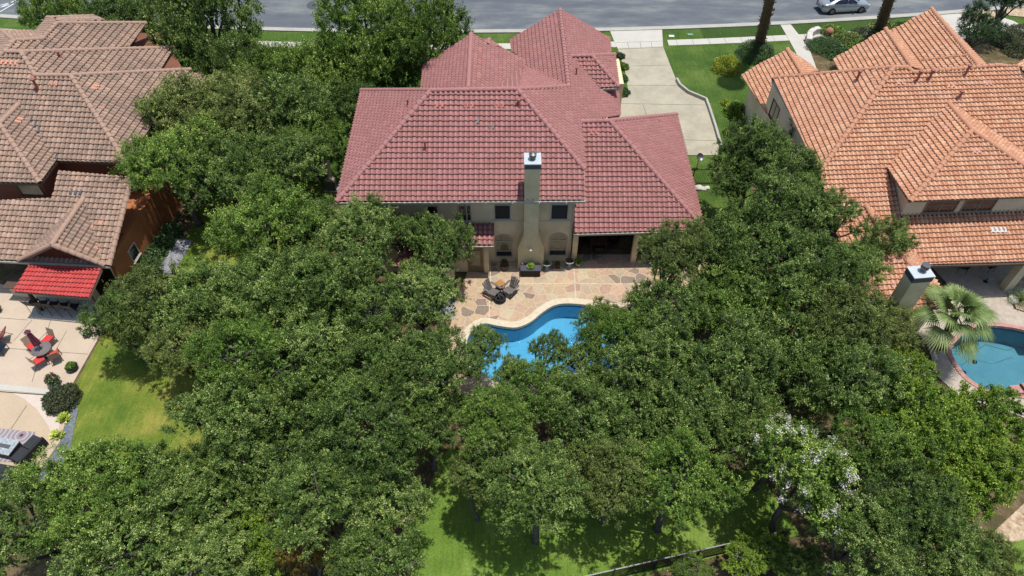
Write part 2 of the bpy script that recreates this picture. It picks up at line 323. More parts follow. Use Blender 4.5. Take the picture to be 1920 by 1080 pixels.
# ---------------- setting: ground, road, pavements, lawns ----------------
def struct(name, mb, mat): return tag(mb.build(name, mat), kind='structure')
def sheet(poly, z, t=None):
    mb = MB(); n = len(poly); vs = [(p[0], p[1], z) for p in poly]; fs = []
    for q in tessellate_polygon([[Vector((p[0], p[1], 0)) for p in poly]]):
        a, b, c = [Vector((poly[i][0], poly[i][1], 0)) for i in q]
        fs.append(tuple(q) if (b - a).cross(c - a).z > 0 else tuple(reversed(q)))
    return mb.add(vs, fs)
def smooth_loop(pts, k=6):
    """closed Catmull-Rom curve"""
    n = len(pts); out = []; pts = [Vector((p[0], p[1])) for p in pts]
    for i in range(n):
        p0, p1, p2, p3 = pts[i - 1], pts[i], pts[(i + 1) % n], pts[(i + 2) % n]
        for j in range(k):
            t = j / k; out.append(.5 * ((2 * p1) + (-p0 + p2) * t + (2 * p0 - 5 * p1 + 4 * p2 - p3) * t * t + (-p0 + 3 * p1 - 3 * p2 + p3) * t ** 3))
    return out
def inflate(loop, d):
    n = len(loop); ar = sum(loop[i].x * loop[(i + 1) % n].y - loop[(i + 1) % n].x * loop[i].y for i in range(n)); sg = 1 if ar > 0 else -1; out = []
    for i in range(n):
        t = (loop[(i + 1) % n] - loop[i - 1]).normalized(); out.append(loop[i] + Vector((t.y, -t.x)) * d * sg)
    return out
def holed(outer, holes, z, name, mat, kind=True):
    polys = [[Vector((p[0], p[1], 0)) for p in outer]] + [[Vector((p[0], p[1], 0)) for p in h] for h in holes]
    allp = [q for pl in polys for q in pl]; fs = []
    for q in tessellate_polygon(polys):
        a, b, c = [allp[i] for i in q]; fs.append(tuple(q) if (b - a).cross(c - a).z > 0 else tuple(reversed(q)))
    mb = MB().add([(p.x, p.y, z) for p in allp], fs); return struct(name, mb, mat)
pool_px = [(880, 628), (905, 608), (935, 612), (968, 615), (995, 604), (1015, 588), (1038, 574), (1065, 570), (1110, 574), (1160, 582), (1195, 592), (1215, 625), (1200, 665), (1150, 690), (1080, 700), (1020, 705), (975, 716), (930, 716), (893, 690), (876, 655)]
pool = smooth_loop([P(*p, 0) for p in pool_px], 5); pool_o = inflate(pool, .42)
rp_px = [(1783, 662), (1792, 640), (1815, 622), (1850, 612), (1900, 616), (1960, 630), (2060, 640), (2100, 700), (2040, 760), (1950, 752), (1905, 738), (1872, 738), (1835, 724), (1805, 700)]
rpool = smooth_loop([P(*p, 0) for p in rp_px], 5); rpool_o = inflate(rpool, .26)
gp = [(-60, -10), (70, -10), (70, 59), (-60, 59)]
holed(gp, [pool, rpool], 0.0, 'ground', M['litter'])
far = MB()
for a in ([(-260, -60), (300, -60), (300, -10), (-260, -10)], [(-260, -10), (-60, -10), (-60, 59), (-260, 59)], [(70, -10), (300, -10), (300, 59), (70, 59)], [(-260, 59), (300, 59), (300, 400), (-260, 400)]):
    far.add([(x, y, 0) for x, y in a], [(0, 1, 2, 3)])
struct('ground', far, M['lawn_f'])
def kerbY(x):
    d = abs(x + 6); return 60.7 + (.0016 * d * d if d < 60 else .0016 * 3600 + .19 * (d - 60))
xs = [-160 + 4 * i for i in range(90)]
def strip(x0, x1, o0, o1, z, step=2.0):
    n = max(2, int((x1 - x0) / step)); mb = MB(); vs = []
    for i in range(n + 1):
        x = x0 + (x1 - x0) * i / n; vs += [(x, kerbY(x) + o0, z), (x, kerbY(x) + o1, z)]
    return mb.add(vs, [(2 * i, 2 * i + 2, 2 * i + 3, 2 * i + 1) for i in range(n)])
struct('road', strip(-150, 170, .3, 11.5, .008, 3), M['asphalt'])
def kerb(name, o, x0=-150, x1=170):
    mb = MB(); n = int((x1 - x0) / 2); vs = []
    for i in range(n + 1):
        x = x0 + 2 * i; y = kerbY(x) + o
        vs += [(x, y - .17, 0), (x, y - .17, .12), (x, y + .15, .12), (x, y + .2, .02), (x, y + .62, .016)]
    for i in range(n):
        for k in range(4): mb.f.append((5 * i + k, 5 * i + 5 + k, 5 * i + 6 + k, 5 * i + 1 + k))
    mb.v = vs; mb.f = [f[::-1] for f in mb.f]; struct(name, mb, M['kerb'])
kerb('kerb', 0)
mb = strip(-150, 170, 11.5, 11.8, .12); mb.f = mb.f; struct('far_kerb', mb, M['kerb'])
struct('front_lawn', strip(-150, 26, -22, -.17, .02, 3), M['lawn_f'])
struct('verge_turf', strip(17.6, 36.3, -1.95, -.17, .026), M['turf'])
struct('pavement', strip(-150, 9.9, -3.05, -2.05, .05), M['walk']); struct('pavement', strip(14.2, 36, -3.05, -2.05, .05), M['walk'])
jt = MB()
for i in range(-40, 36):
    x = i * 1.5; y = kerbY(x)
    if not 9.9 < x < 14.2: jt.box((x, y - 2.55, .0505), (.03, .98, .006))
struct('pavement_joint', jt, M['joint'])
mh = P(594, 9, 0); struct('manhole_cover', MB().lathe((mh.x, mh.y, .004), [(.0, 0), (1.0, .008), (.0, .010)], 32), plain('manhole_patch', lin(84, 88, 92), .9))
struct('manhole_cover', MB().lathe((mh.x, mh.y, .012), [(.0, 0), (.42, .008), (.0, .010)], 24), plain('iron_cover', lin(66, 66, 66), .7))
pl = MB()
for a, b in (((0, 14), (30, 0)), ((0, 22), (38, 0)), ((0, 10), (24, 4)), ((-20, 20), (18, 9))): pl.bar(P(*a, .02), P(*b, .02), .14, .006)
struct('road_marking', pl, M['paint_line'])
def gp_(name, px, z, mat): return struct(name, sheet([P(x, y, 0) for x, y in px], z), mat)
def gpz(name, px, z, mat): return struct(name, MB().prism([P(x, y, 0) for x, y in px], 0, z), mat)
# driveway with its apron and raised edge
dv = [(1143, 58), (1241, 54), (1243, 88), (1256, 122), (1268, 152), (1281, 166), (1300, 178), (1323, 190), (1333, 222), (1350, 276), (1344, 292), (1180, 292), (1100, 240), (1160, 215), (1163, 184), (1177, 165), (1172, 135), (1158, 92), (1152, 80)]
struct('driveway', sheet([P(x, y, 0) for x, y in dv], .062), M['drive'])
gp_('driveway_apron', [(1143, 57.5), (1241, 53.5), (1243, 88), (1158, 92), (1152, 80)], .067, M['walk'])
dj = MB()
for a, b in (((1174, 124), (1256, 122)), ((1178, 160), (1276, 160)), ((1162, 194), (1322, 197)), ((1206, 197), (1212, 215)), ((1270, 215), (1290, 290)), ((1283, 262), (1345, 264)), ((1155, 80), (1243, 77)), ((1158, 92), (1243, 89)), ((1180, 91), (1176, 80)), ((1202, 90), (1200, 79)), ((1223, 90), (1221, 78))):
    dj.bar(P(*a, .066), P(*b, .066), .035, .01)
struct('driveway_joint', dj, M['joint'])
edge = [(1268, 152), (1274, 163), (1290, 176), (1323, 190), (1329, 206), (1340, 240), (1351, 278)]
em = MB(); e3 = [P(x, y, 0) for x, y in edge]
for i in range(len(e3) - 1): em.bar(e3[i] + Vector((0, 0, .16)), e3[i + 1] + Vector((0, 0, .16)), .17, .34)
tag(em.build('retaining_kerb', M['kerb']), 'low concrete edging wall curving along the right side of the cream driveway', 'low wall')
gp_('garden_path', [(1462, 46), (1480, 44), (1502, 72), (1519, 98), (1532, 134), (1500, 134), (1492, 100), (1478, 74)], .07, M['walk'])
gp_('driveway_right', [(1758, 28), (1835, 20), (1900, 40), (1935, 60), (1935, 150), (1860, 150), (1820, 110)], .045, M['walk'])
gp_('side_bed', [(1790, 80), (1840, 60), (1930, 62), (1930, 150), (1850, 150)], .06, M['litter'])
gp_('gravel_strip', [(1796, 26), (1858, 16), (1872, 34), (1836, 38)], .058, M['gravel_tan']); gp_('gravel_strip', [(1874, 14), (1935, 8), (1935, 34), (1892, 30)], .058, M['gravel_tan'])
gp_('planting_bed', [(1515, 62), (1560, 56), (1680, 44), (1700, 60), (1640, 130), (1580, 112), (1545, 108), (1520, 90)], .035, M['turf'])
gp_('right_lawn', [(1242, 92), (1478, 74), (1500, 134), (1640, 180), (1420, 330), (1352, 280), (1323, 190), (1281, 166)], .03, M['lawn_f'])
gp_('side_lawn', [(1296, 292), (1400, 290), (1420, 420), (1320, 420)], .025, M['lawn_f'])
gp_('house_bed', [(1154, 88), (1172, 135), (1177, 165), (1163, 186), (1140, 180), (1138, 95)], .04, M['lawn_f'])
gp_('left_side_lawn', [(500, 96), (700, 96), (700, 200), (640, 330), (600, 420), (560, 760), (420, 1000), (160, 1000), (60, 915), (105, 890), (132, 850), (140, 800), (148, 770), (133, 737), (190, 632), (300, 548), (420, 300)], .012, M['lawn_l'])
gp_('back_lawn', [(840, 840), (760, 1000), (790, 1200), (1120, 1200), (1220, 1075), (1500, 1003), (1420, 880), (1200, 900), (1000, 880)], .014, M['lawn_b'])
gp_('back_lawn', [(590, 520), (700, 560), (740, 700), (620, 760), (520, 640)], .014, M['lawn_l'])
gp_('gravel_path', [(330, 446), (362, 452), (322, 520), (300, 548), (284, 548), (300, 500)], .03, M['gravel_pale'])
gp_('gravel_path', [(640, 560), (760, 520), (860, 560), (850, 600), (760, 590), (660, 610)], .03, M['gravel_pale'])
gp_('gravel_bed', [(140, 730), (147, 770), (140, 800), (132, 850), (105, 890), (60, 915), (90, 860), (106, 800), (122, 760)], .03, M['gravel_grey'])
gp_('gravel_bed', [(1860, 1000), (1935, 930), (1935, 1010), (1880, 1025)], .03, M['gravel_tan'])
gp_('back_lawn', [(1780, 1110), (1850, 1030), (1935, 1008), (1935, 1110)], .034, M['lawn_b'])
M['tile_blue'] = plain('blue_waterline_tile', lin(60, 96, 128), .3, .3, 9)
# main patio, coping, pool
pat = [P(*q, 0) for q in ((855, 560), (868, 535), (880, 500), (880, 478), (1190, 478), (1350, 478), (1350, 560), (1290, 600), (1240, 700), (1150, 740), (980, 750), (860, 740), (835, 640), (848, 600))]
pat = [Vector((p.x, p.y)) for p in pat]
inner = inflate(pool, .40)
holed(pat, [inner], .06, 'patio', M['flag'])
pj = MB()
for a, b in (((920, 491), (917, 600)), ((1075.5, 492), (1079.5, 562)), ((918, 531), (1250, 533))): pj.bar(P(*a, .061), P(*b, .061), .05, .008)
struct('patio_joint', pj, M['coping'])
def ringwall(inner, outer, z0, z1, mb):
    n = len(inner); vs = []
    for a, b in zip(inner, outer): vs += [(a.x, a.y, z0), (a.x, a.y, z1), (b.x, b.y, z1), (b.x, b.y, z0)]
    fs = []
    for i in range(n):
        j = (i + 1) % n
        for k in range(3): fs.append((4 * i + k, 4 * j + k, 4 * j + k + 1, 4 * i + k + 1))
    return mb.add(vs, fs)
def poolbuild(loop, outer, mat, cop, wat, wz, depth, nm, label):
    n = len(loop); mb = MB(); vs = [(p.x, p.y, .0) for p in loop] + [(p.x, p.y, -depth) for p in loop]
    mb.add(vs, [(i, i + n, (i + 1) % n + n, (i + 1) % n) for i in range(n)])
    b = sheet(loop, -depth); mb.add(b.v, b.f)
    t = thing('swimming_pool', label, 'swimming pool', (loop[0].x, loop[0].y, 0))
    mb.build('basin', mat, t, True); tb = MB(); q = inflate(loop, -.012); tb.add([(p.x, p.y, -.02) for p in q] + [(p.x, p.y, -.24) for p in q], [(i, i + n, (i + 1) % n + n, (i + 1) % n) for i in range(n)]); tb.build('tile_line', M['tile_blue'], t, True); ringwall(inflate(loop, -.02), outer, -.1, .085, MB()).build('coping', cop, t, True)
    tag(sheet(inflate(loop, -.004), wz).build('water', wat), kind='structure')
    return t
mp_ = poolbuild(pool, pool_o, M['pool'], M['coping'], M['water'], -.14, 1.3, 'pool', 'curving blue swimming pool with cream coping beside the flagstone patio')
for i_, (dd, zz) in enumerate(((.35, -.55), (.7, -.85))):
    l_ = [P(x, y, 0) for x, y in ((884, 622), (905, 609), (930, 613), (938, 628), (925, 650), (900, 664), (880, 652))]; c_ = sum(l_, Vector()) / 7; l_ = [c_ + (p - c_) * (.75 + .25 * i_) for p in l_]
    MB().prism([(p.x, p.y) for p in smooth_loop(l_, 4)], -1.28, zz).build('pool_step', M['pool'], mp_, True)
rt = poolbuild(rpool, rpool_o, M['pool_r'], M['brick_cop'], M['water_r'], -.12, 1.4, 'pool', 'teal swimming pool with a pink brick rim by the fan palm')
# right neighbour's pool deck
holed([P(*q, 0) for q in ((1700, 600), (1760, 545), (1800, 535), (1890, 545), (1900, 580), (1935, 592), (2200, 600), (2200, 800), (1960, 800), (1870, 765), (1800, 745), (1755, 705), (1740, 650))], [inflate(rpool, .24)], .045, 'pool_deck', M['pebble'])
gp_('porch_floor', [(1735, 490), (1935, 484), (1935, 560), (1870, 545), (1790, 548)], .05, M['pebble'])
gp_('rock_garden', [(1888, 545), (1935, 500), (1935, 590), (1905, 580)], .055, M['gravel_tan'])
st = MB().box((rpool[20].x + 1.6, rpool[20].y - .5, -.25), (1.6, .8, .5)); st.build('pool_step', M['pool_r'], rt, True, bevel=.08)
# left neighbour's patios
gpz('patio_left', [(-120, 530), (0, 534), (60, 545), (245, 560), (188, 632), (130, 735), (95, 742), (0, 735), (-120, 730)], .10, M['patio_l'])
gpz('patio_left_lower', [(-120, 731), (0, 736), (95, 743), (118, 762), (124, 790), (112, 830), (80, 875), (40, 905), (-120, 930)], .045, M['patio_l2'])
gp_('patio_border', [(25, 738), (95, 743), (138, 740), (120, 775), (112, 800), (104, 832), (92, 800), (70, 768), (45, 748)], .05, M['patio_pale'])
gpz('patio_step', [(-60, 716), (0, 722), (95, 732), (95, 742), (0, 733), (-60, 727)], .13, M['walk'])
pj = MB()
for a, b in (((0, 596), (52, 600)), ((60, 600), (25, 640)), ((0, 652), (165, 664)), ((125, 620), (100, 665)), ((50, 760), (20, 805)), ((80, 838), (95, 842)), ((95, 600), (60, 716))): pj.bar(P(*a, .102 if a[1] < 730 else .054), P(*b, .102 if a[1] < 730 else .054), .03, .008)
struct('patio_joint', pj, M['joint'])
tag(sheet([P(*q, 0) for q in ((-60, 802), (0, 804), (67, 811), (64, 830), (45, 868), (-60, 866))], .062).build('rug', M['rug']), 'grey and mauve rug patterned with rings under the fire table', 'rug')
# ---------------- tiled roofs ----------------
TW, TL = .3, .345
SAM = [(0, 0.0), (.14, .012), (.28, .06), (.45, .1), (.62, .085), (.8, .02)]
class Roof:
    """real tile relief over any set of sloping faces; every face is cut from its own grid of courses"""
    def __init__(s, name, mat, parent, tw=TW, tl=TL): s.name, s.mat, s.parent, s.tw, s.tl = name, mat, parent, tw, tl; s.parts = []; s.deck = MB(); s.k = random.Random(name + str(parent.name)).randint(0, 900)
    def face(s, pts, deck=True):
        pts = [Vector(p) for p in pts]; nrm = Vector((0, 0, 0)); n = len(pts)
        for i in range(n): nrm += pts[i].cross(pts[(i + 1) % n])
        if nrm.z < 0: pts = pts[::-1]; nrm = -nrm
        nrm.normalize(); ce = sum(pts, Vector((0, 0, 0))) / n; pts = [p - Vector((0, 0, 1)) * ((p - ce).dot(nrm) / nrm.z) for p in pts]; vd = (Vector((0, 0, 1)) - nrm * nrm.z).normalized(); ud = vd.cross(nrm).normalized()
        o = min(pts, key=lambda p: p.z).copy(); uv = [((p - o).dot(ud), (p - o).dot(vd)) for p in pts]
        for tri in tessellate_polygon([[Vector((a, b, 0)) for a, b in uv]]):
            t = [uv[i] for i in tri]; ar = (t[1][0] - t[0][0]) * (t[2][1] - t[0][1]) - (t[2][0] - t[0][0]) * (t[1][1] - t[0][1])
            if abs(ar) < 1e-4: continue
            if ar < 0: t = t[::-1]
            s.tri(t, o, ud, vd, nrm)
        if deck:
            b = len(s.deck.v); s.deck.v += [tuple(p - nrm * .045) for p in pts] + [tuple(p - nrm * .15) for p in pts]
            tr = tessellate_polygon([[Vector((a, c, 0)) for a, c in uv]])
            s.deck.f += [tuple(b + i for i in q) for q in tr] + [tuple(b + n + i for i in reversed(q)) for q in tr] + [(b + i, b + (i + 1) % n, b + n + (i + 1) % n, b + n + i) for i in range(n)]
    def tri(s, t, o, ud, vd, nrm):
        tw, tl = s.tw, s.tl; u0 = math.floor(min(p[0] for p in t) / tw); u1 = math.ceil(max(p[0] for p in t) / tw)
        v0 = math.floor(min(p[1] for p in t) / tl); v1 = math.ceil(max(p[1] for p in t) / tl)
        us = np.array([(i + a) for i in range(u0, u1) for a, h in SAM] + [u1]); hs = np.array([h for i in range(u0, u1) for a, h in SAM] + [0.0])
        m = len(us); bm = bmesh.new(); ul = bm.loops.layers.uv.new('UVMap'); g = []
        for r in range(v0, v1):
            rr = np.random.RandomState((r * 131 + s.k) % 99991); 
            rows = []
            jit = np.repeat(rr.uniform(-.012, .012, u1 - u0 + 1), len(SAM))[:m] if m > 1 else 0
            for (vv, zz, uvv) in ((r + .12, -.02, r + .02), (r, .07, r + .02), (r + .5, .035, r + .5), (r + 1.02, .0, r + .98)):
                row = []
                for i in range(m):
                    vj = vv * tl + (jit[i] if vv < r + .5 else 0); q = o + ud * (us[i] * tw) + vd * vj + nrm * (hs[i] + zz)
                    row.append(bm.verts.new(q))
                rows.append((row, uvv))
            top = [bm.verts.new(x.co) for x in rows[1][0]]
            for (a, ua), (b, ub), a_ in ((rows[0], rows[1], None), (rows[1], rows[2], top), (rows[2], rows[3], None)):
                aa = a_ or a
                for i in range(m - 1):
                    f = bm.faces.new((aa[i], aa[i + 1], b[i + 1], b[i])); f.smooth = True
                    um = (us[i] + us[i + 1]) / 2; uf = math.floor(um) + .5
                    for L, x, y in zip(f.loops, (us[i], us[i + 1], us[i + 1], us[i]), (ua, ua, ub, ub)): L[ul].uv = (s.k + min(max(x, uf - .49), uf + .49), 50 + y)
        for i in range(3):
            a = t[i]; b = t[(i + 1) % 3]; A = o + ud * a[0] + vd * a[1]; B = o + ud * b[0] + vd * b[1]
            pn = (B - A).cross(nrm).normalized()      # outward
            ge = bm.verts[:] + bm.edges[:] + bm.faces[:]
            bmesh.ops.bisect_plane(bm, geom=ge, dist=1e-5, plane_co=A + pn * .004, plane_no=pn, clear_outer=True)
        me = bpy.data.meshes.new('tmp'); bm.to_mesh(me); bm.free(); s.parts.append(me)
    def build(s):
        bm = bmesh.new()
        for me in s.parts: bm.from_mesh(me); bpy.data.meshes.remove(me)
        me = bpy.data.meshes.new(s.name); bm.to_mesh(me); bm.free()
        s.o = link(s.name, me, s.mat, s.parent, True)
        s.deck.build('roof_deck', M['soffit'], s.o).matrix_parent_inverse = Matrix.Identity(4)
        return s.o
    def caps(s, segs, r=.155, name='ridge_tiles'):
        mb = MB(); rnd = random.Random(len(segs))
        for p, q in segs:
            p = Vector(p) + Vector((0, 0, .06)); q = Vector(q) + Vector((0, 0, .06))
            if p.z > q.z: p, q = q, p
            L = (q - p).length; n = max(1, round(L / .4)); d = (q - p) / n; dn = d.normalized(); side = dn.cross(Vector((0, 0, 1))).normalized(); up = side.cross(dn)
            for i in range(n):
                a = p + d * i - dn * .03 + side * rnd.uniform(-.008, .008); b = p + d * (i + 1) + dn * .04; vs = []
                for c, rr in ((a, r * 1.12), (b, r * .86)):
                    for k in range(7):
                        t = math.pi * k / 6; vs.append(c + side * math.cos(t) * rr + up * (math.sin(t) * rr * .9 - .02))
                vs += [vs[k] * .0 + (a + (vs[k] - a) * .78) for k in range(7)]
                mb.add(vs, [(k, k + 1, k + 8, k + 7) for k in range(6)] + [(14 + k, 15 + k, k + 1, k) for k in range(6)])
        o = mb.build(name, s.cap_mat if hasattr(s, 'cap_mat') else s.mat, s.o, smooth=False); return o
def gutter(parent, segs, mat, name='gutter'):
    mb = MB()
    for p, q in segs: mb.bar(Vector(p) - Vector((0, 0, .09)), Vector(q) - Vector((0, 0, .09)), .11, .13)
    return mb.build(name, mat, parent, True)
M['cap_main'] = plain('ridge_rose', lin(178, 122, 116), .8, .08, 4); M['cap_left'] = plain('ridge_brown', lin(180, 146, 124), .8, .1, 4); M['cap_right'] = plain('ridge_orange', lin(204, 144, 110), .8, .1, 4)
def win(parent, p, q, zlo, zhi, mat=None, fw=.07, nrm=None, mull=(), cross=(), name='window', frame=None, sill=True):
    """window on a wall that runs from p to q (x,y); outward side is to the right of p->q"""
    p = Vector((p[0], p[1], 0)); q = Vector((q[0], q[1], 0)); d = (q - p).normalized(); n = Vector((d.y, -d.x, 0)); L = (q - p).length; fr = frame or M['trim']
    def slab(a, b, z0, z1, o0, o1, mb):
        vs = [p + d * a + n * o0, p + d * b + n * o0, p + d * b + n * o1, p + d * a + n * o1]
        return mb.add([(v.x, v.y, z0) for v in vs] + [(v.x, v.y, z1) for v in vs], [(0, 1, 2, 3), (7, 6, 5, 4), (1, 0, 4, 5), (2, 1, 5, 6), (3, 2, 6, 7), (0, 3, 7, 4)])
    f = MB(); slab(0, L, zlo, zlo + fw, 0, .05, f); slab(0, L, zhi - fw, zhi, 0, .05, f); slab(0, fw, zlo + fw, zhi - fw, 0, .05, f); slab(L - fw, L, zlo + fw, zhi - fw, 0, .05, f)
    for m in mull: slab(L * m - .02, L * m + .02, zlo + fw, zhi - fw, .012, .035, f)
    for c in cross: z = zlo + (zhi - zlo) * c; slab(fw, L - fw, z - .02, z + .02, .012, .032, f)
    if sill: slab(-.05, L + .05, zlo - .05, zlo - .002, 0, .09, f)
    o = f.build(name, fr, parent, True)
    g = MB(); slab(fw, L - fw, zlo + fw, zhi - fw, 0.0, .014, g); pn = g.build('pane', mat or M['glass'], o)
    return o
def pipe(parent, base, h=.55, r=.05, mat=None, cap=True, flash=True, name='vent_pipe', flashmat=None):
    mb = MB(); b = Vector(base); mb.tube([b - Vector((0, 0, .1)), b + Vector((0, 0, h))], r, 10)
    if cap: mb.lathe((b.x, b.y, b.z + h - .02), [(r * 1.1, 0), (r * 1.9, .03), (r * 1.9, .1), (r * .4, .15)], 12)
    o = mb.build(name, mat or M['copper'], parent, True)
    if flash:
        f = MB(); f.lathe((b.x, b.y, b.z + .02), [(.2, -.04), (r * 1.6, .1)], 4, True); f.build('flashing', flashmat or mat or M['copper'], o)
    return o
def vtiles(parent, pl, px, mat, n=2, name='roof_vent', w=.24, l=.34):
    """raised vent tiles lying on a roof plane at a photograph point"""
    c = on(pl, *px); nrm = Vector((-pl[1], -pl[2], 1)).normalized(); vd = (Vector((0, 0, 1)) - nrm * nrm.z).normalized(); ud = vd.cross(nrm)
    mb = MB()
    for i in range(n):
        o = c + ud * (i - (n - 1) / 2) * w * 1.3 + nrm * .09
        vs = []
        for zz in (-.08, .0):
            for a, b in ((-w / 2, -l / 2), (w / 2, -l / 2), (w / 2, l / 2), (-w / 2, l / 2)): vs.append(o + ud * a + vd * b + nrm * (zz + (.03 if b < 0 else -.02)))
        mb.add(vs, [(3, 2, 1, 0), (4, 5, 6, 7), (0, 1, 5, 4), (1, 2, 6, 5), (2, 3, 7, 6), (3, 0, 4, 7)])
    return mb.build(name, mat, parent, True)
M['gutter_frame'] = plain('taupe_frame', lin(150, 138, 128), .5, .05)
# ---------------- main house ----------------
mh_ = thing('house', 'beige stucco house with a rose tiled roof and tall chimney in the middle', 'house', (-3, 36, 0))
F = pl_dir((0, 30.4, 5.7), 0, 1, .633); A, B, C_, D_ = on(F, 808, 170), on(F, 970, 168), on(F, 632, 378), on(F, 1096, 318)
Wp = pl3(C_, A, P(678, 170, 5.7)); RB = P(678, 170, 5.7); E = pl3(B, D_, (3.63, 50.4, 7.24))
r = Roof('roof', M['tile_main'], mh_, .3, .325)
D2 = on(F, 1096, 375); r.face([C_, A, B, D_, D2]); r.face([C_, A, RB])
NE = on(E, 1066, 163); g2 = [on(E, *q) for q in ((1066, 163), (1050, 18), (1142, 72), (1145, 103), (1071, 106), (1125, 165), (1158, 165), (1163, 217), (1089, 230), (1096, 318))]
r.face([B] + g2)
backr = [A, B, NE, Vector((3.7, 41.9, 5.7)), Vector((-10.3, 41.9, 5.7))]
Np = pl_dir((0, 36.2, 9.35), 0, -1, .42)
APX = on(Np, 985, 122); r.face([on(Np, 930, 167.5), APX, B]); r.face([B, APX, NE])
r.face([A + Vector((0, .15, -.12)), Vector((-.1, 36.35, 9.2)), Vector((-.1, 41.9, 5.6)), Vector((-10.2, 41.9, 5.6))])
r.build(); r.cap_mat = M['cap_main']
r.caps([(A, B), (C_, A), (D_, B), (RB, A), (B, NE)])
gutter(mh_, [(C_ + Vector((-.1, -.06, 0)), D2 + Vector((.05, -.06, 0))), (C_ + Vector((-.06, 0, 0)), RB)], M['gutter'])
for i in range(9): MB().box((C_.x + .8 + i * 1.55, 30.33, 5.64), (.03, .14, .03)).build('gutter_hanger', M['white'], mh_, True)
# front wings
r = Roof('roof', M['tile_main'], mh_, .3, .325); R1 = on(E, 1050, 18); R0 = NE; W2 = pl3(R1, R0, R1 + Vector((-1, 0, -.64)))
w2 = [R1, R0, on(W2, 985, 122), on(W2, 983, 113), on(W2, 960, 97), on(W2, 957, 75)]
r.face(w2); r.build(); r.cap_mat = M['cap_main']; r.caps([(R0, R1)])
W4 = pl_dir((-2.85, 45, 7.6), 1, 0, .66); E4 = pl_dir((-2.85, 45, 7.6), -1, 0, .585)
r = Roof('roof', M['tile_main'], mh_, .3, .325); a, b = on(W4, 883, 65), on(W4, 878, 166)
r.face([a, b, on(W4, 790, 166), on(W4, 795, 122)]); r.face([on(E4, 883, 65), on(E4, 983, 113), on(E4, 985, 122), on(E4, 933, 166.5), on(E4, 878, 166.5)])
s1 = on(E4, 905, 82); s2 = PY(917, 75, s1.y + 1.6); r.face([on(E4, 900, 76), s2, on(E4, 950, 97)])
r.build(); r.cap_mat = M['cap_main']; r.caps([(a, b)]); r.caps([(s2, on(E4, 914, 84))])
F3 = pl_dir(on(E, 1071, 106), 0, 1, .63); f3c = on(F3, 1160, 163); f3r = on(F3, 1110, 105); f3b = P(1152, 103, f3c.z); E3 = pl3(f3r, f3c, f3b)
r = Roof('roof', M['tile_main'], mh_, .3, .325); r.face([on(F3, 1071, 106), f3r, f3c, on(F3, 1125, 165)]); r.face([f3r, f3c, f3b]); r.build(); r.cap_mat = M['cap_main']
r.caps([(on(F3, 1071, 106), f3r), (f3r, f3c), (f3r, f3b)])
gutter(mh_, [(f3c + Vector((0, -.05, 0)), on(F3, 1125, 165) + Vector((0, -.05, 0))), (f3c, f3b)], M['gutter'])
# porch wing
F2 = pl_dir(P(1080, 437, 3), 0, 1, .6); c2 = on(F2, 1321, 431); r2 = on(F2, 1143, 227); b2 = P(1268, 215, 3.0); E2 = pl3(c2, r2, b2)
def at_x(pl, x, y): return Vector((x, y, pl[0] + pl[1] * x + pl[2] * y))
l0 = at_x(F2, 3.72, P(1080, 437, 3).y); l0b = at_x(F2, 3.98, P(1080, 437, 3).y + .4); l1 = on(F2, 1089, 229)
r = Roof('roof', M['tile_main'], mh_, .3, .325); r.face([l0, c2, r2, l1, at_x(F2, 3.73, 35.9)]); r.face([c2, r2, b2]); r.build(); r.cap_mat = M['cap_main']
r.caps([(l1, r2), (r2, c2), (r2, b2)])
gutter(mh_, [(l0 + Vector((0, -.06, 0)), c2 + Vector((0, -.06, 0))), (c2, b2)], M['gutter'])
# small rear roofs half hidden under the oaks
r = Roof('roof', M['tile_main'], mh_, .3, .325); yb = 31.06
F5 = pl_dir((0, 29.75, 2.8), 0, 1, .42); x1 = on(F5, 926, 455).x
r.face([at_x(F5, -7.2, 29.75), at_x(F5, x1, 29.75), at_x(F5, x1, yb), at_x(F5, -7.2, yb)])
F6 = pl_dir((0, 27.9, 2.85), 0, 1, .36); r.face([(-7.0, 27.9, 2.85), (-3.4, 27.9, 2.85), at_x(F6, -4.4, 29.7), at_x(F6, -4.4, yb), at_x(F6, -6.0, yb), at_x(F6, -6.0, 29.7)])
r.face([(-3.4, 27.9, 2.85), at_x(F6, -4.4, 29.7), at_x(F6, -4.4, yb), (-3.4, yb, 2.85)]); r.face([(-10.6, 30.0, 2.9), (-7.3, 30.0, 2.9), (-7.3, yb, 3.3), (-10.0, yb, 3.3)])
r.build(); gutter(mh_, [((-7.2, 29.7, 2.8), (x1, 29.7, 2.8)), ((-10.6, 29.95, 2.9), (-7.3, 29.95, 2.9))], M['gutter'])
# walls
wl = MB(); WY = 31.1
wl.prism([(-9.65, WY), (3.72, WY), (3.72, 35.2), (6.3, 35.2), (6.3, 41), (-9.65, 41)], 0, 5.45); wl.box((-2.7, 42.5, 2.5), (6.8, 6.4, 5.0)); wl.box((3.7, 45.4, 2.25), (6.6, 9.6, 4.5)); wl.box((7.2, 45.2, 2.6), (1.4, 3.4, 5.3)); wl.box((8.7, 39.2, 1.4), (5.6, 7.2, 2.8))
wl.add([(3.715, 31.1, 5.4), (3.715, 36.1, 5.4), (3.715, 36.1, 7.0), (3.715, 33.0, 6.9), (3.715, 31.15, 6.0)], [(0, 1, 2, 3, 4), (4, 3, 2, 1, 0)])
wl.build('wall', M['stucco'], mh_, True)
wl = MB(); wl.box(((-9.3 + x1 - .35) / 2, 30.65, 1.38), (x1 - .35 + 9.3, .9, 2.75)); wl.box((-5.2, 29.6, 1.35), (3.2, 2.6, 2.7)); wl.build('wall', M['stucco'], mh_, True)
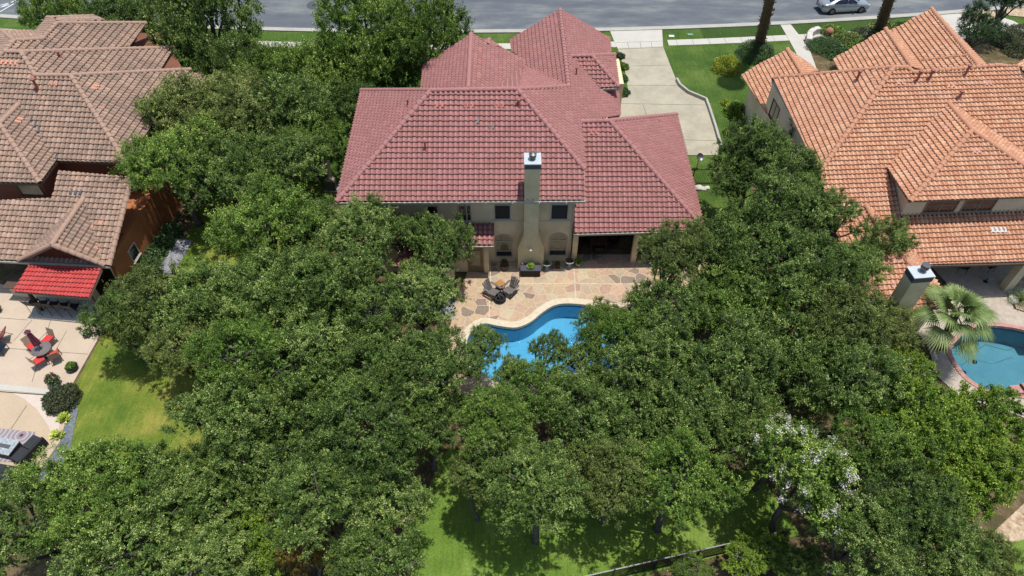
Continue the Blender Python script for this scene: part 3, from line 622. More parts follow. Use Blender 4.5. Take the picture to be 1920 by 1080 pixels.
bd = MB(); bd.box((-3, WY - .012, 3.52), (13.0, .03, .09)); bd.build('trim_band', M['stucco_r'], mh_, True)
for x, z in ((-2.72, 3.4), (3.62, .2)): MB().tube([(x, WY - .07, 5.5), (x, WY - .07, z)], .05, 8).build('downpipe', M['gutter'], mh_, True)
def wpx(x0, y0, x1_, y1, Y=WY): a = PY(x0, y0, Y); b = PY(x1_, y1, Y); return a.x, PY(x1_, y1, Y).x if False else PY(x1_, (y0 + y1) / 2, Y).x, b.z, a.z
for (x0, y0, xx, y1, mt, cr) in ((926, 383, 958, 411, 'screen', ()), (1033, 382, 1066, 411, 'screen', ()), (858, 384, 884, 414, 'glass', (.45,)), (798, 385, 822, 413, 'glass', (.45,)), (718, 386, 744, 413, 'screen', (.5,))):
    a, b, zl, zh = wpx(x0, y0, xx, y1); win(mh_, (a, WY), (b, WY), zl, min(zh, 5.28), M[mt], .06, cross=cr)
def arch_win(x0, xx, Y, zl, zs):
    rr = (xx - x0) / 2; cx = (x0 + xx) / 2; N = 14; f = MB(); path = [(x0, zl), (x0, zs)] + [(cx - rr * math.cos(math.pi * k / N), zs + rr * math.sin(math.pi * k / N)) for k in range(1, N)] + [(xx, zs), (xx, zl), (x0, zl)]
    for a, b in zip(path[:-1], path[1:]): f.bar((a[0], Y - .03, a[1]), (b[0], Y - .03, b[1]), .07, .08, up=(0, 1, 0))
    for z in (zs, zl + (zs - zl) * .36): f.bar((x0, Y - .025, z), (xx, Y - .025, z), .05, .05, up=(0, 1, 0))
    f.bar((cx, Y - .02, zs), (cx, Y - .02, zs + rr), .03, .03, up=(0, 1, 0))
    o = f.build('arched_window', M['gutter'], mh_, True); g = MB(); pts = path[:-1]; n = len(pts)
    g.add([(p[0], Y - .012, p[1]) for p in pts], [tuple(range(n))[::-1] if False else tuple(reversed(range(n)))]); g.build('pane', M['glass_lit'], o)
    h = MB(); h.box((cx, Y - .016, zl + (zs - zl) * .18), (xx - x0 - .06, .006, (zs - zl) * .36 - .04)); h.build('pane', M['screen'], o)
a = PY(930, 480, WY); b = PY(960, 480, WY); arch_win(a.x, b.x, WY, a.z, a.z + 1.35); a = PY(1029, 478, WY); b = PY(1061, 478, WY); arch_win(a.x, b.x, WY, a.z, a.z + 1.35)
# door under the small roof
dx = x1 - .35; DY = 30.2
d = MB(); d.box((dx - .85, DY - .03, 1.05), (.95, .05, 2.1)); dr = d.build('door', plain('door_wood', lin(150, 124, 92), .5), mh_, True)
MB().box((dx - .85, DY - .065, 1.15), (.62, .02, 1.6)).build('glass_pane', M['glass_lit'], dr); MB().lathe((dx - .47, DY - .1, 1.0), [(.02, -.03), (.03, 0), (.02, .03)], 8).build('handle', M['black'], dr)
MB().box((dx - .15, DY - .05, 1.36), (.3, .14, 2.72)).build('pilaster', M['stucco'], mh_, True)
# chimney
cx0, cx1 = PY(983, 380, 30.45).x, PY(1011, 380, 30.45).x; bx0, bx1 = PY(971, 490, 30.35).x, PY(1019, 490, 30.35).x; zs0, zs1 = PY(975, 466, 30.35).z, PY(985, 440, 30.45).z
ch = MB(); y0, y1 = 30.4, 31.35; zt = PY(995, 317, 30.4).z
def frus(mb, x0, x1, xa, xb, z0, z1, y0, y1):
    return mb.add([(x0, y0, z0), (x1, y0, z0), (x1, y1, z0), (x0, y1, z0), (xa, y0, z1), (xb, y0, z1), (xb, y1, z1), (xa, y1, z1)], [(3, 2, 1, 0), (4, 5, 6, 7), (0, 1, 5, 4), (1, 2, 6, 5), (2, 3, 7, 6), (3, 0, 4, 7)])
frus(ch, bx0, bx1, bx0, bx1, 0, zs0, y0, WY + .1); frus(ch, bx0, bx1, cx0, cx1, zs0, zs1, y0, WY + .1); frus(ch, cx0, cx1, cx0, cx1, zs1, zt, y0, y1)
co = ch.build('chimney', M['stucco_grey'], mh_, True)
for nm, z0, z1, g, mt in (('cap_band', zt, zt + .3, .05, 'flash_dark'), ('cap_plate', zt + .3, zt + .36, .09, 'flash')):
    MB().box(((cx0 + cx1) / 2, (y0 + y1) / 2, (z0 + z1) / 2), (cx1 - cx0 + g, y1 - y0 + g, z1 - z0)).build(nm, M[mt], co)
MB().lathe(((cx0 + cx1) / 2, (y0 + y1) / 2 - .05, zt + .36), [(.13, 0), (.13, .16), (.2, .17), (.2, .3), (.16, .32), (.22, .36), (.05, .46)], 18).build('flue', M['grey_met'], co, smooth=False)
lp = PY(995, 468, 30.4); lm = MB(); lm.box((lp.x, 30.37, lp.z), (.12, .06, .2)); lm.lathe((lp.x, 30.25, lp.z - .08), [(.05, 0), (.09, .04), (.1, .2), (.03, .28)], 10); lm.build('wall_lamp', M['white'], mh_, True)
# porch: columns, beam, ceiling and back wall
yf = P(1080, 437, 3).y + .35
for x in (3.95, 7.75, 11.2): MB().box((x, yf + .15, 1.4), (.32, .32, 2.8)).build('porch_column', M['stucco'], mh_, True)
MB().box((7.6, yf + .15, 2.82), (7.6, .3, .2)).build('porch_beam', M['soffit'], mh_, True); MB().box((7.6, 33.4, 2.95), (7.6, 4.4, .05)).build('porch_ceiling', M['soffit'], mh_, True)
win(mh_, (5.2, 35.58), (8.2, 35.58), .5, 2.2, M['glass'], mull=(.33, .66))
# vents, pipes, odd tiles
pipe(mh_, on(F, 798, 283), .62); pipe(mh_, on(F, 972, 199), .4, .07); pipe(mh_, on(F, 884, 286), .08, .03, cap=False); pipe(mh_, on(Wp, 765, 199), .45, .05, cap=False)
for q in ((733, 201), (690, 223), (730, 238), (674, 248)): pipe(mh_, on(Wp, *q), .14, .035, cap=False)
pipe(mh_, on(E, 1080, 144), .6); pipe(mh_, on(E, 1069, 122), .14, .03, cap=False); pipe(mh_, on(E, 1073, 153), .14, .03, cap=False)
pipe(mh_, on(E2, 1242, 307), .14, .04, cap=False); pipe(mh_, on(E2, 1235, 229), .16, .04, cap=False); pipe(mh_, on(E3, 1144, 116), .14, .03, cap=False)
M['vent_rose'] = plain('vent_rose', lin(188, 112, 98), .7, .1)
for q in ((823, 197), (879, 197), (936, 197)): vtiles(mh_, F, q, M['vent_rose'])
vtiles(mh_, F, (894, 227), M['flash_dark'], 1, 'patched_tile'); vtiles(mh_, F, (922, 237), M['flash_dark'], 1, 'patched_tile')
for q in ((898, 95), (898, 118), (897, 143)): vtiles(mh_, E4, q, M['vent_rose'])
vtiles(mh_, F2, (1115, 248), M['vent_rose']); vtiles(mh_, F3, (1107, 120), M['vent_rose']); vtiles(mh_, E2, (1165, 245), M['vent_rose'])
vtiles(mh_, E, (1065, 101), M['flash_dark'], 1, 'patched_tile'); vtiles(mh_, W2, (1053, 157), M['flash_dark'], 1, 'patched_tile')
# ---------------- left neighbour ----------------
lh = thing('house', 'brown tiled house with orange walls and a red awning at the left', 'house', (-28, 38, 0))
a4 = R_(-4); ul_ = (math.cos(a4), math.sin(a4)); vl_ = (-math.sin(a4), math.cos(a4))
S = pl_dir(P(237, 306, 5.6), vl_[0], vl_[1], .6); Tl = M['tile_left']
e1r = P(357, 131, 5.6); E1 = pl3(on(S, 133, 142), on(S, 237, 305), e1r)
def par(pl, p): return (p[2] - pl[1] * p[0] - pl[2] * p[1], pl[1], pl[2])
E2L = par(E1, on(S, 40, 98)); E3L = par(E1, on(S, 10, 98))
r = Roof('roof', Tl, lh); r.cap_mat = M['cap_left']
lw = on(S, 237, 305); r.face([on(S, 115, 302), lw, on(S, 133, 142), on(S, 67, 142), on(S, 40, 98), on(S, 10, 98), on(S, 0, 106), on(S, -60, 150), on(S, -70, 300), on(S, 30, 300)])
r.face([on(S, 133, 142), lw, e1r]); r.build(); r.caps([(on(S, 67, 142), on(S, 133, 142)), (on(S, 133, 142), lw), (on(S, 133, 142), e1r), (on(S, 67, 142), on(S, 40, 98)), (on(S, 10, 98), on(S, 40, 98)), (on(S, 0, 106), on(S, 10, 98))])
r = Roof('roof', Tl, lh); r.cap_mat = M['cap_left']; p2 = [on(E2L, *q) for q in ((40, 98), (67, 142), (133, 142.5), (300, 133), (326, 90))]; r.face(p2); r.build(); r.caps([(p2[0], p2[4])])
r = Roof('roof', Tl, lh); r.cap_mat = M['cap_left']; p3 = [on(E3L, *q) for q in ((10, 98), (27, 77), (80, 74), (108, 44), (274, 44), (243, 88), (45, 98.5))]; r.face(p3)
p31 = Vector(p3[2]); W3 = pl3(p3[2], p3[3], p3[3] + Vector((-1, .07, -.5)))
r.face([on(W3, *q) for q in ((108, 44), (80, 74), (66, 62), (90, 34), (104, 36))]); 
bb = on(W3, 90, 34); r.face([p3[3] + Vector((.1, .2, -.05)), bb, bb + (p3[4] - p3[3]) * .52 + Vector((0, .3, 0)), p3[4] * .5 + p3[3] * .5 + Vector((0, .3, 0))])
W5 = pl3(p3[0], p3[1], p3[1] + Vector((-1, .07, -.5))); r.face([on(W5, *q) for q in ((27, 77), (10, 98), (-30, 130), (-40, 90), (3, 58))])
r.face([p3[1] + Vector((0, .1, -.03)), on(W5, 3, 58), on(W5, 3, 58) + Vector((2.4, 1.0, -.6)), p3[2] + Vector((0, .2, -.05))])
r.build(); r.caps([(p3[0], p3[1]), (p3[1], p3[2]), (p3[2], p3[3]), (p3[3], p3[4]), (on(W3, 90, 34), on(W3, 104, 36)), (p3[1], on(W5, 3, 58)), (bb, bb + (p3[4] - p3[3]) * .52 + Vector((0, .3, 0)))])
r = Roof('roof', Tl, lh); r.cap_mat = M['cap_left']; q0 = P(350, 150, 4.2); SP = pl_dir(q0, -1, .07, .35); r.face([on(SP, *q) for q in ((330, 168), (398, 167), (409, 137), (340, 136))]); r.build()
# bay
Sb = pl_dir(P(40, 342, 5.6), vl_[0], vl_[1], .6); hb = on(Sb, 0, 233); hc = on(Sb, 75, 343); Eb = pl3(hb, hc, P(107, 300, 5.6))
r = Roof('roof', Tl, lh); r.cap_mat = M['cap_left']; r.face([hb, hc, on(Sb, -40, 341), on(Sb, -70, 341)]); tb = on(Eb, 40, 192); r.face([hb, hc, P(107, 300, 5.6), tb])
Wb = pl_dir(hb, (-Eb[1]) and 1 if False else ul_[0], ul_[1], .55); r.face([hb, tb, tb + Vector((-2.5, 1.2, -1.1)), hb + Vector((-3.2, -2.6, -1.9))]); r.build(); r.caps([(hb, hc), (hb, tb)])
gutter(lh, [(on(S, 110, 301), lw), (lw, e1r), (on(Sb, -70, 342), hc), (hc, P(107, 300, 5.6))], M['gutter_dark'])
# lower roof
Sl = pl_dir(P(100, 492, 2.9), vl_[0], vl_[1], .5); r = Roof('roof', Tl, lh); r.cap_mat = M['cap_left']
k0, k1, k2 = on(Sl, -60, 484), on(Sl, 205, 498), on(Sl, 248, 333); r.face([k0, k1, k2, on(Sl, 110, 320), on(Sl, 104, 360), on(Sl, 95, 372), on(Sl, -60, 378)])
ga, gb_ = on(Sl, 157, 373), None
gz = ga.z; gf = P(98, 460, gz); gl = on(Sl, 38, 488); gr = on(Sl, 196, 497)
r.face([ga, gf, gr]); r.face([ga, gf, gl]); r.build(); r.caps([(ga, gf), (gf, gl), (gf, gr), (k1, k2)])
MB().add([gf + Vector((0, .25, -.1)), gl + Vector((.3, .25, 0)), gr + Vector((-.3, .25, 0))], [(0, 1, 2), (2, 1, 0)]).build('gable_wall', M['stucco_red'], lh, True)
gutter(lh, [(k0 + Vector((0, -.06, 0)), k1 + Vector((.05, -.06, 0)))], M['gutter'])
def off(p, u, v): return Vector((p[0] + ul_[0] * u + vl_[0] * v, p[1] + ul_[1] * u + vl_[1] * v, 0))
wl = MB(); c = Vector((lw.x, lw.y, 0))                     # upper south-east corner
wl.prism([off(c, -.5, .6), off(c, -.5, 10.5), off(c, -4.5, 16), off(c, -12, 16), off(c, -12, .6)], 2.5, 5.4)
cb = Vector((hc.x, hc.y, 0)); wl.prism([off(cb, -.5, .5), off(cb, -.5, 3.5), off(cb, -6, 3.5), off(cb, -6, .5)], 2.5, 5.35); wl.build('wall', M['stucco_red'], lh, True)
ck = Vector((k1.x, k1.y, 0)); wl = MB(); wl.prism([off(ck, -.22, 2.9), off(ck, -.22, 16), off(ck, -8, 16), off(ck, -8, 2.9)], 0, 2.8)
wl.prism([off(ck, -.22, .5), off(ck, -.22, 2.9), off(ck, -.45, 2.9), off(ck, -.45, .5)], 0, 2.8); wl.build('wall', M['stucco_orange'], lh, True)
gbx = MB(); gc = off(Vector((p2[4].x, p2[4].y, 0)), -.6, -1); gbx.box((gc.x - 1.2, gc.y - 1.6, 2.9), (1.6, 3.4, 4.6), a4); g3 = off(Vector((p3[4].x, p3[4].y, 0)), -.7, -1.4); gbx.box((g3.x - 1.3, g3.y - .4, 2.9), (2.0, 3.0, 5.4), a4); gbx.build('wall', M['stucco_red'], lh, True)
wa, wb = off(cb, -2.15, .5), off(cb, -.65, .5); win(lh, wa, wb, 4.15, 5.15, M['glass_lit'], .06, frame=M['bronze'])
wa, wb = off(ck, -.22, 2.0), off(ck, -.22, 2.9); win(lh, wa, wb, 1.0, 2.0, M['glass'], .06)
post = MB().tube([k1 + Vector((-.1, .1, -.15)), P(226, 536, 0)], .05, 8).build('downpipe', M['gutter'], lh, True)
pipe(lh, on(S, 73, 170) + Vector((0, 0, 0)), .75, .08, M['copper']); pipe(lh, on(E2L, 113, 108), .35, .06); 
for q in ((193, 200), (225, 199), (242, 270)): pipe(lh, on(E1, *q), .15, .03, cap=False, flashmat=M['copper_new'])
for pl_, q, n in ((S, (8, 117), 2), (S, (28, 118), 2), (S, (101, 157), 2), (E1, (179, 163), 2), (Eb, (35, 227), 2), (Sl, (190, 418), 1), (Sl, (172, 427), 1)): vtiles(lh, pl_, q, M['copper_new'], n)
for q in ((63, 222), (70, 233), (75, 244), (104, 292)): vtiles(lh, S, q, M['flash_dark'], 1, 'patched_tile')
for q in ((135, 360), (143, 361), (151, 361)): vtiles(lh, Sl, q, M['flash_dark'], 1, 'patched_tile')
for q in ((160, 467), (178, 464)): pipe(lh, on(pl3(ga, gf, gr), *q), .15, .03, cap=False, flashmat=M['copper_new'])
# red awning over the bar
aw = thing('awning', 'bright red tiled awning under the brown eave above the bar stools', 'awning', P(110, 560, 0))
awp = [P(54, 497, 2.75), P(191, 504, 2.75), P(167, 559, 2.35), P(26, 547, 2.35)]; awl = pl3(awp[0], awp[1], awp[2])
r = Roof('canopy', M['tile_red'], aw, .22, .3); r.face([on(awl, 54, 497), on(awl, 191, 504), on(awl, 167, 559), on(awl, 26, 547)]); r.build()
for q in ((40, 547), (160, 556)):
    t_ = P(q[0], q[1], 2.3); MB().box((t_.x, t_.y + .35, 1.15), (.14, .14, 2.3)).build('post', M['bronze'], aw, True)
# ---------------- right neighbour ----------------
rh = thing('house', 'orange tiled house with a dormer and tan walls at the right', 'house', (27, 38, 0))
a3 = R_(3.1); ur = (math.cos(a3), math.sin(a3)); vr = (-math.sin(a3), math.cos(a3)); Tr = M['tile_right']
def L2(u, v, z): return Vector((u * ur[0] + v * vr[0], u * ur[1] + v * vr[1], z))
def toL(p): return (p[0] * ur[0] + p[1] * ur[1], p[0] * vr[0] + p[1] * vr[1])
SR = pl_dir(P(1700, 497, 3), vr[0], vr[1], .55); wt = on(SR, 1675, 127); wc = on(SR, 1535, 325); wb_ = P(1450, 147, 5.7); WR = pl3(wt, wc, wb_)
r = Roof('roof', Tr, rh, .265, .295); r.cap_mat = M['cap_right']; et = on(SR, 1905, 122)
lowL = on(SR, 1700, 497); 
r.face([wt, wc, on(SR, 1560, 420), on(SR, 1590, 497), lowL, on(SR, 1990, 488), on(SR, 2080, 488), et, on(SR, 1875, 123), on(SR, 1712, 137), on(SR, 1700, 127)])
r.face([wt, wc, wb_]); er = L2(toL(et)[0] + 6, 44, 5.7); r.face([et, er, L2(toL(et)[0] + 6, 29, 5.6)]); r.build()
r.caps([(wb_, wt), (wt, wc), (wt, on(SR, 1700, 127)), (on(SR, 1700, 127), on(SR, 1712, 137)), (on(SR, 1712, 137), on(SR, 1875, 123)), (on(SR, 1875, 123), et + Vector((.3, 0, -.4)))])
# dormer
dz = 7.9; rb = on(SR, 1777, 195); rb.z = dz; rf = P(1822, 245, dz); cl = P(1705, 378, 6.0); Sd = pl3(cl, rf, L2(toL(cl)[0] + 3, toL(cl)[1], 6.0)); hw = toL(rf)[0] - toL(cl)[0]; cr_ = L2(toL(rf)[0] + hw - .1, toL(cl)[1], 6.0)
wlv = on(SR, 1670, 318); wlv2 = L2(toL(cl)[0], toL(wlv)[1], 6.0); wre = L2(toL(cr_)[0], toL(wlv)[1], 6.0)
r = Roof('dormer_roof', Tr, rh, .265, .295); r.cap_mat = M['cap_right']; r.face([cl, rf, cr_]); r.face([cl, rf, rb, wlv2]); r.face([cr_, rf, rb, wre]); r.build(); r.caps([(rb, rf), (rf, cl), (rf, cr_)])
d0, d1 = toL(cl)[0] + .35, toL(cr_)[0] - .35; dv0 = toL(cl)[1] + .5
dw = MB().prism([L2(d0, dv0, 0), L2(d1, dv0, 0), L2(d1, dv0 + 3.2, 0), L2(d0, dv0 + 3.2, 0)], 3.6, 5.85); dw.build('dormer_wall', M['stucco_r'], rh, True)
for xa, xb in ((1732, 1794), (1805, 1867)):
    pa, pb = PY(xa, 388, L2(27, dv0, 0).y), PY(xb, 388, L2(27, dv0, 0).y); ua, ub = toL(pa)[0], toL(pb)[0]
    win(rh, L2(ua, dv0, 0), L2(ub, dv0, 0), 4.62, 5.72, M['glass'], .06, mull=(.5,), cross=(.5,), frame=M['gutter_frame'])
MB().bar(L2(d0 - .1, dv0 - .06, 4.43), L2(d1 + .1, dv0 - .06, 4.43), .14, .1).build('flashing', M['gutter_dark'], rh, True)
# lower wing with its own chimney
cw = P(1785, 578, 3.0); Sw = pl_dir(cw, vr[0], vr[1], .5); wr0 = on(SR, 1624, 387); hp = on(Sw, 1656, 449); hp.z = wr0.z; hpv = L2(toL(wr0)[0], toL(cw)[1] + (wr0.z - 3) / .5, wr0.z)
ee = L2(toL(cw)[0], toL(on(SR, 1748, 497))[1] + .1, 3.0)
r = Roof('roof', Tr, rh, .265, .295); r.cap_mat = M['cap_right']; wlx = toL(wr0)[0] - (toL(cw)[0] - toL(wr0)[0])
r.face([hpv, cw, ee, wr0]); r.face([hpv, cw, L2(wlx, toL(cw)[1], 3.0)]); r.face([hpv, L2(wlx, toL(cw)[1], 3.0), L2(wlx, toL(ee)[1], 3), wr0]); r.build()
r.caps([(wr0, hpv), (hpv, cw), (hpv, L2(wlx, toL(cw)[1], 3.0))])
# front gables
def gable(pf, pb, wpts, epts, s=.6, caps_=True):
    dd = (pb - pf).normalized(); Wg = pl3(pf, pb, pf + Vector((dd.y, -dd.x, -s)) * (1 if dd.y < 0 else -1) if False else pf + Vector((-abs(dd.y), dd.x if dd.y > 0 else -dd.x, -s))); Eg = pl3(pf, pb, pf + Vector((abs(dd.y), -dd.x if dd.y > 0 else dd.x, -s))); r = Roof('roof', Tr, rh, .265, .295); r.cap_mat = M['cap_right']
    r.face([pf, pb] + [on(Wg, *q) for q in wpts]); 
    if epts: r.face([pf, pb] + [on(Eg, *q) for q in epts])
    r.build(); r.caps([(pf, pb)]); return Wg, Eg
n2f = P(1746, 17, 7.3); n2b = P(1836, 126, 7.3); Wg, Eg = gable(n2f, n2b, [(1715, 132), (1722, 118), (1668, 60)], [(1850, 126)])
n1f = P(1660, 55, 6.9); n1b = P(1710, 128, 6.9); gable(n1f, n1b, [(1574, 134), (1562, 112)], [(1732, 132), (1722, 112), (1690, 72)])
gable(P(1476, 93, 5.2), P(1504, 140, 5.2), [(1447, 150), (1446, 200), (1436, 211), (1390, 141)], [(1534, 134)])
lr0, lr1 = on(Wg, 1724, 116), on(Wg, 1820, 105); lr1.z = lr0.z = max(lr0.z, lr1.z) 
MB().tube([on(Wg, 1724, 115) + Vector((0, 0, .05)), on(Wg, 1822, 104) + Vector((0, 0, .05))], .12, 8).build('ridge_tiles', M['cap_right'], rh, True)
# walls
def box_(u0, u1, v0, v1, z0, z1, mb): return mb.prism([L2(u0, v0, 0), L2(u1, v0, 0), L2(u1, v1, 0), L2(u0, v1, 0)], z0, z1)
uw, vw = toL(wc)[0] + .5, toL(wb_)[1] - .3; wl = MB(); box_(uw, 36, 32.2, vw, 0, 5.5, wl); box_(uw + .3, 36, 30.4, 32.2, 0, 3.6, wl)
box_(wlx + .5, toL(cw)[0] - .5, toL(cw)[1] + .5, 31, 0, 2.85, wl)
box_(32, 36.5, 41, 48.5, 0, 4.9, wl); box_(28, 31.4, 40, 45.5, 0, 4.5, wl); box_(21, 26, 42, 46.5, 0, 3.0, wl); wl.build('wall', M['stucco_r'], rh, True)
wp_ = MB(); win(rh, L2(uw, toL(wb_)[1] - 1.2, 0), L2(uw, toL(wb_)[1] - 2.6, 0), 3.6, 4.9, M['glass'], .06, mull=(.5,), frame=M['bronze'])
win(rh, L2(uw, 34.5, 0), L2(uw, 33.2, 0), 3.6, 4.9, M['glass'], .06, mull=(.5,), frame=M['bronze'])
pc = P(1883, 545, 0); MB().box((pc.x + .1, pc.y + .15, 1.4), (.5, .5, 2.8), a3).build('porch_column', M['stucco_r'], rh, True); MB().box((pc.x - 2.6, pc.y + 2.9, 1.4), (.4, .4, 2.8), a3).build('porch_column', M['stucco_r'], rh, True)
box_(toL(cw)[0], 36, 27.2, 30.4, 2.72, 2.8, MB()).build('porch_ceiling', M['soffit'], rh, True)
gutter(rh, [(lowL + Vector((0, -.06, 0)), on(SR, 2080, 488) + Vector((0, -.06, 0)))], M['gutter_dark'])
# chimney right
cz = 6.9; t0 = P(1706, 500, cz); t1 = P(1750, 517, cz); cm = ((t0.x + t1.x) / 2, (t0.y + t1.y) / 2)
ch = MB(); ch.box((cm[0], cm[1], cz / 2 - .2), (1.0, .72, cz - .4), a3 + .05); co = ch.build('chimney', M['stucco_grey'], rh, True)
MB().box((cm[0], cm[1], cz - .25), (1.05, .77, .34), a3 + .05).build('cap_band', M['flash_dark'], co); MB().box((cm[0], cm[1], cz - .06), (1.1, .82, .06), a3 + .05).build('cap_plate', M['flash'], co)
MB().lathe((cm[0] + .1, cm[1] + .05, cz), [(.13, 0), (.13, .16), (.2, .17), (.2, .34), (.14, .36), (.21, .38), (.21, .4)], 18).build('flue', M['grey_met'], co)
M['pipe_mauve'] = plain('mauve_pipe', lin(168, 104, 92), .6, .12); M['vent_mauve'] = plain('mauve_vent', lin(206, 150, 132), .7, .1)
for q, h, pl_ in (((1605, 153), .7, WR), ((1717, 155), .75, SR), ((1740, 152), .7, SR), ((1808, 143), .7, SR), ((1797, 186), .5, SR), ((1576, 210), .15, WR), ((1671, 281), .15, SR), ((1893, 246), .15, SR)):
    pipe(rh, on(pl_, *q), h, .075 if h > .4 else .035, M['pipe_mauve'], cap=h > .4, flashmat=M['vent_mauve'])
for pl_, q in ((WR, (1638, 148)), (SR, (1688, 155)), (SR, (1780, 160)), (SR, (1853, 156)), (pl3(cl, rf, wlv2), (1774, 243)), (Sd, (1829, 283)), (Sw, (1680, 488)), (Sw, (1679, 534))): vtiles(rh, pl_, q, M['vent_mauve'])
for i in range(5): vtiles(rh, SR, (1858 + i * 6, 431), M['flash'], 1, 'patched_tile', .2)
# ---------------- foliage ----------------
def leaf_mesh(name, cen, axis, nrm, size, wid, tint, mat):
    """one rhombus per leaf spray; arrays (N,3)"""
    N = len(cen); b = np.cross(nrm, axis); b /= np.linalg.norm(b, axis=1)[:, None] + 1e-9
    v = np.empty((N, 4, 3)); v[:, 0] = cen - axis * size[:, None]; v[:, 2] = cen + axis * size[:, None]
    v[:, 1] = cen + b * wid[:, None] - axis * size[:, None] * .1; v[:, 3] = cen - b * wid[:, None] - axis * size[:, None] * .1
    me = bpy.data.meshes.new(name); me.vertices.add(N * 4); me.vertices.foreach_set('co', v.ravel())
    me.loops.add(N * 4); me.loops.foreach_set('vertex_index', np.arange(N * 4, dtype=np.int32)); me.polygons.add(N)
    me.polygons.foreach_set('loop_start', np.arange(N, dtype=np.int32) * 4); me.polygons.foreach_set('loop_total', np.full(N, 4, dtype=np.int32))
    at = me.attributes.new('tint', 'FLOAT', 'POINT'); at.data.foreach_set('value', np.repeat(np.clip(tint, 0, 1), 4).astype(np.float32))
    me.update(); me.validate(); me.materials.append(mat); return me
def unit(a): return a / (np.linalg.norm(a, axis=1)[:, None] + 1e-9)
def crown(name, seed, mat, R=3.6, flat=.62, lobes=9, cl=15, T=11, L=46, leaf=(.027, .057), wmul=.5, lo=-.35, spread=.62, tw=(.3, .7), fl=None, open_=0.0, up=.25, tmid=.45):
    g = np.random.RandomState(seed); LC = [(0, 0, .12 * R * flat, .5 * R)]
    a0 = g.uniform(0, 6.28)
    for i in range(lobes):
        a = a0 + 6.283 * i / lobes + g.uniform(-.35, .35); d = R * spread * g.uniform(.75, 1.12) * (1 if i % 3 else .55); LC.append((d * math.cos(a), d * math.sin(a), R * flat * g.uniform(-.25, .3) + (0.3 * R * flat if i % 3 == 0 else 0), R * g.uniform(.24, .4)))
    LC = np.array(LC); cs = []; ns = []
    for i, (x, y, z, r) in enumerate(LC):
        m = int(cl * (r / (.36 * R)) ** 1.8) + 4; q = unit(g.normal(size=(m * 3, 3))); q = q[q[:, 2] > lo][:int(m * 1.15)]
        p = np.array([x, y, z]) + q * r * np.array([1, 1, .72]) * g.uniform(.66, 1.16, (len(q), 1))
        keep = np.ones(len(p), bool)
        for j, (a, b, c, rr) in enumerate(LC):
            if j != i: keep &= np.linalg.norm((p - np.array([a, b, c])) / np.array([1, 1, .72]), axis=1) > rr * .78
        cs.append(p[keep]); ns.append(q[keep])
    cs = np.concatenate(cs); ns = np.concatenate(ns)
    k = g.rand(len(cs)) > open_; cs = cs[k]; ns = ns[k]; Nc = len(cs)
    csz = g.uniform(.75, 1.35, Nc); ct = g.uniform(-.22, .22, Nc)
    ti = np.repeat(np.arange(Nc), T); tdir = unit(ns[ti] * .65 + g.normal(size=(Nc * T, 3)) * .62 + np.array([0, 0, up])); tl = g.uniform(tw[0], tw[1], Nc * T) * csz[ti]; tt = g.uniform(-.1, .1, Nc * T)
    li = np.repeat(np.arange(Nc * T), L); s = g.rand(len(li)) ** .7
    cen = cs[ti[li]] + tdir[li] * (tl[li] * s)[:, None] + g.normal(size=(len(li), 3)) * .05
    ax = unit(tdir[li] * .5 + g.normal(size=(len(li), 3)) * .8); nr = unit(g.normal(size=(len(li), 3)) * .75 + tdir[li] * .3 + np.array([0, 0, .55]))
    sz = g.uniform(leaf[0], leaf[1], len(li)); tint = tmid + ct[ti[li]] + tt[li] + g.normal(size=len(li)) * .17 + (s - .5) * .2
    ic = []; 
    for x, y, z, r in LC:      # leaves deep inside the crown
        q = unit(g.normal(size=(130, 3))) * (r * g.uniform(.2, .82, (130, 1))) * np.array([1, 1, .72]) + np.array([x, y, z]); ic.append(q)
    ic = np.concatenate(ic); n2 = len(ic); cen = np.concatenate([cen, ic]); ax = np.concatenate([ax, unit(g.normal(size=(n2, 3)))]); nr = np.concatenate([nr, unit(g.normal(size=(n2, 3)) * .6 + [0, 0, .8])])
    sz = np.concatenate([sz, g.uniform(.1, .19, n2)]); tint = np.concatenate([tint, g.uniform(.2, .7, n2)])
    me = leaf_mesh(name, cen, ax, nr, sz, sz * wmul, tint, mat)
    fm = None
    if fl:
        sel = g.choice(Nc, int(Nc * .5), replace=False); sel = sel[cs[sel, 2] > -.2 * R * flat]; fi = np.repeat(sel, 60)
        off = unit(ns[fi] + np.array([0, 0, .8])) * .6 + g.normal(size=(len(fi), 3)) * .12; c2 = cs[fi] + off
        fm = leaf_mesh(name + '_fl', c2, unit(g.normal(size=(len(fi), 3))), unit(g.normal(size=(len(fi), 3)) + [0, 0, .8]), g.uniform(.03, .055, len(fi)), g.uniform(.03, .05, len(fi)), np.full(len(fi), .5), M[fl])
    return me, [tuple(c) for c in LC], R, fm
CR = {}
for i in range(5): CR['oak%d' % i] = crown('crown', 11 + i, M['oak'], flat=.6 + .04 * i, lobes=9 + i % 3)
for i in range(2): CR['open%d' % i] = crown('crown', 31 + i, M['oak'], lobes=10, open_=.3, spread=.78, T=12)
for i in range(3): CR['lush%d' % i] = crown('crown', 41 + i, M['lush'], flat=.8, lobes=9, up=.5, tw=(.35, .8))
for i in range(2): CR['olive%d' % i] = crown('crown', 51 + i, M['olive'], flat=.65, lobes=10)
for i in range(2): CR['bright%d' % i] = crown('crown', 61 + i, M['bright'], flat=.7, lobes=10, leaf=(.036, .074), up=.5)
CR['myrtle'] = crown('crown', 71, M['lush'], flat=.8, lobes=8, leaf=(.036, .074), fl='flower_w', up=.7, tw=(.4, .9))
CR['rust'] = crown('crown', 72, M['rust'], flat=.8, lobes=7, leaf=(.036, .074))
CR['dark'] = crown('crown', 75, M['shrub'], flat=.8, lobes=8)
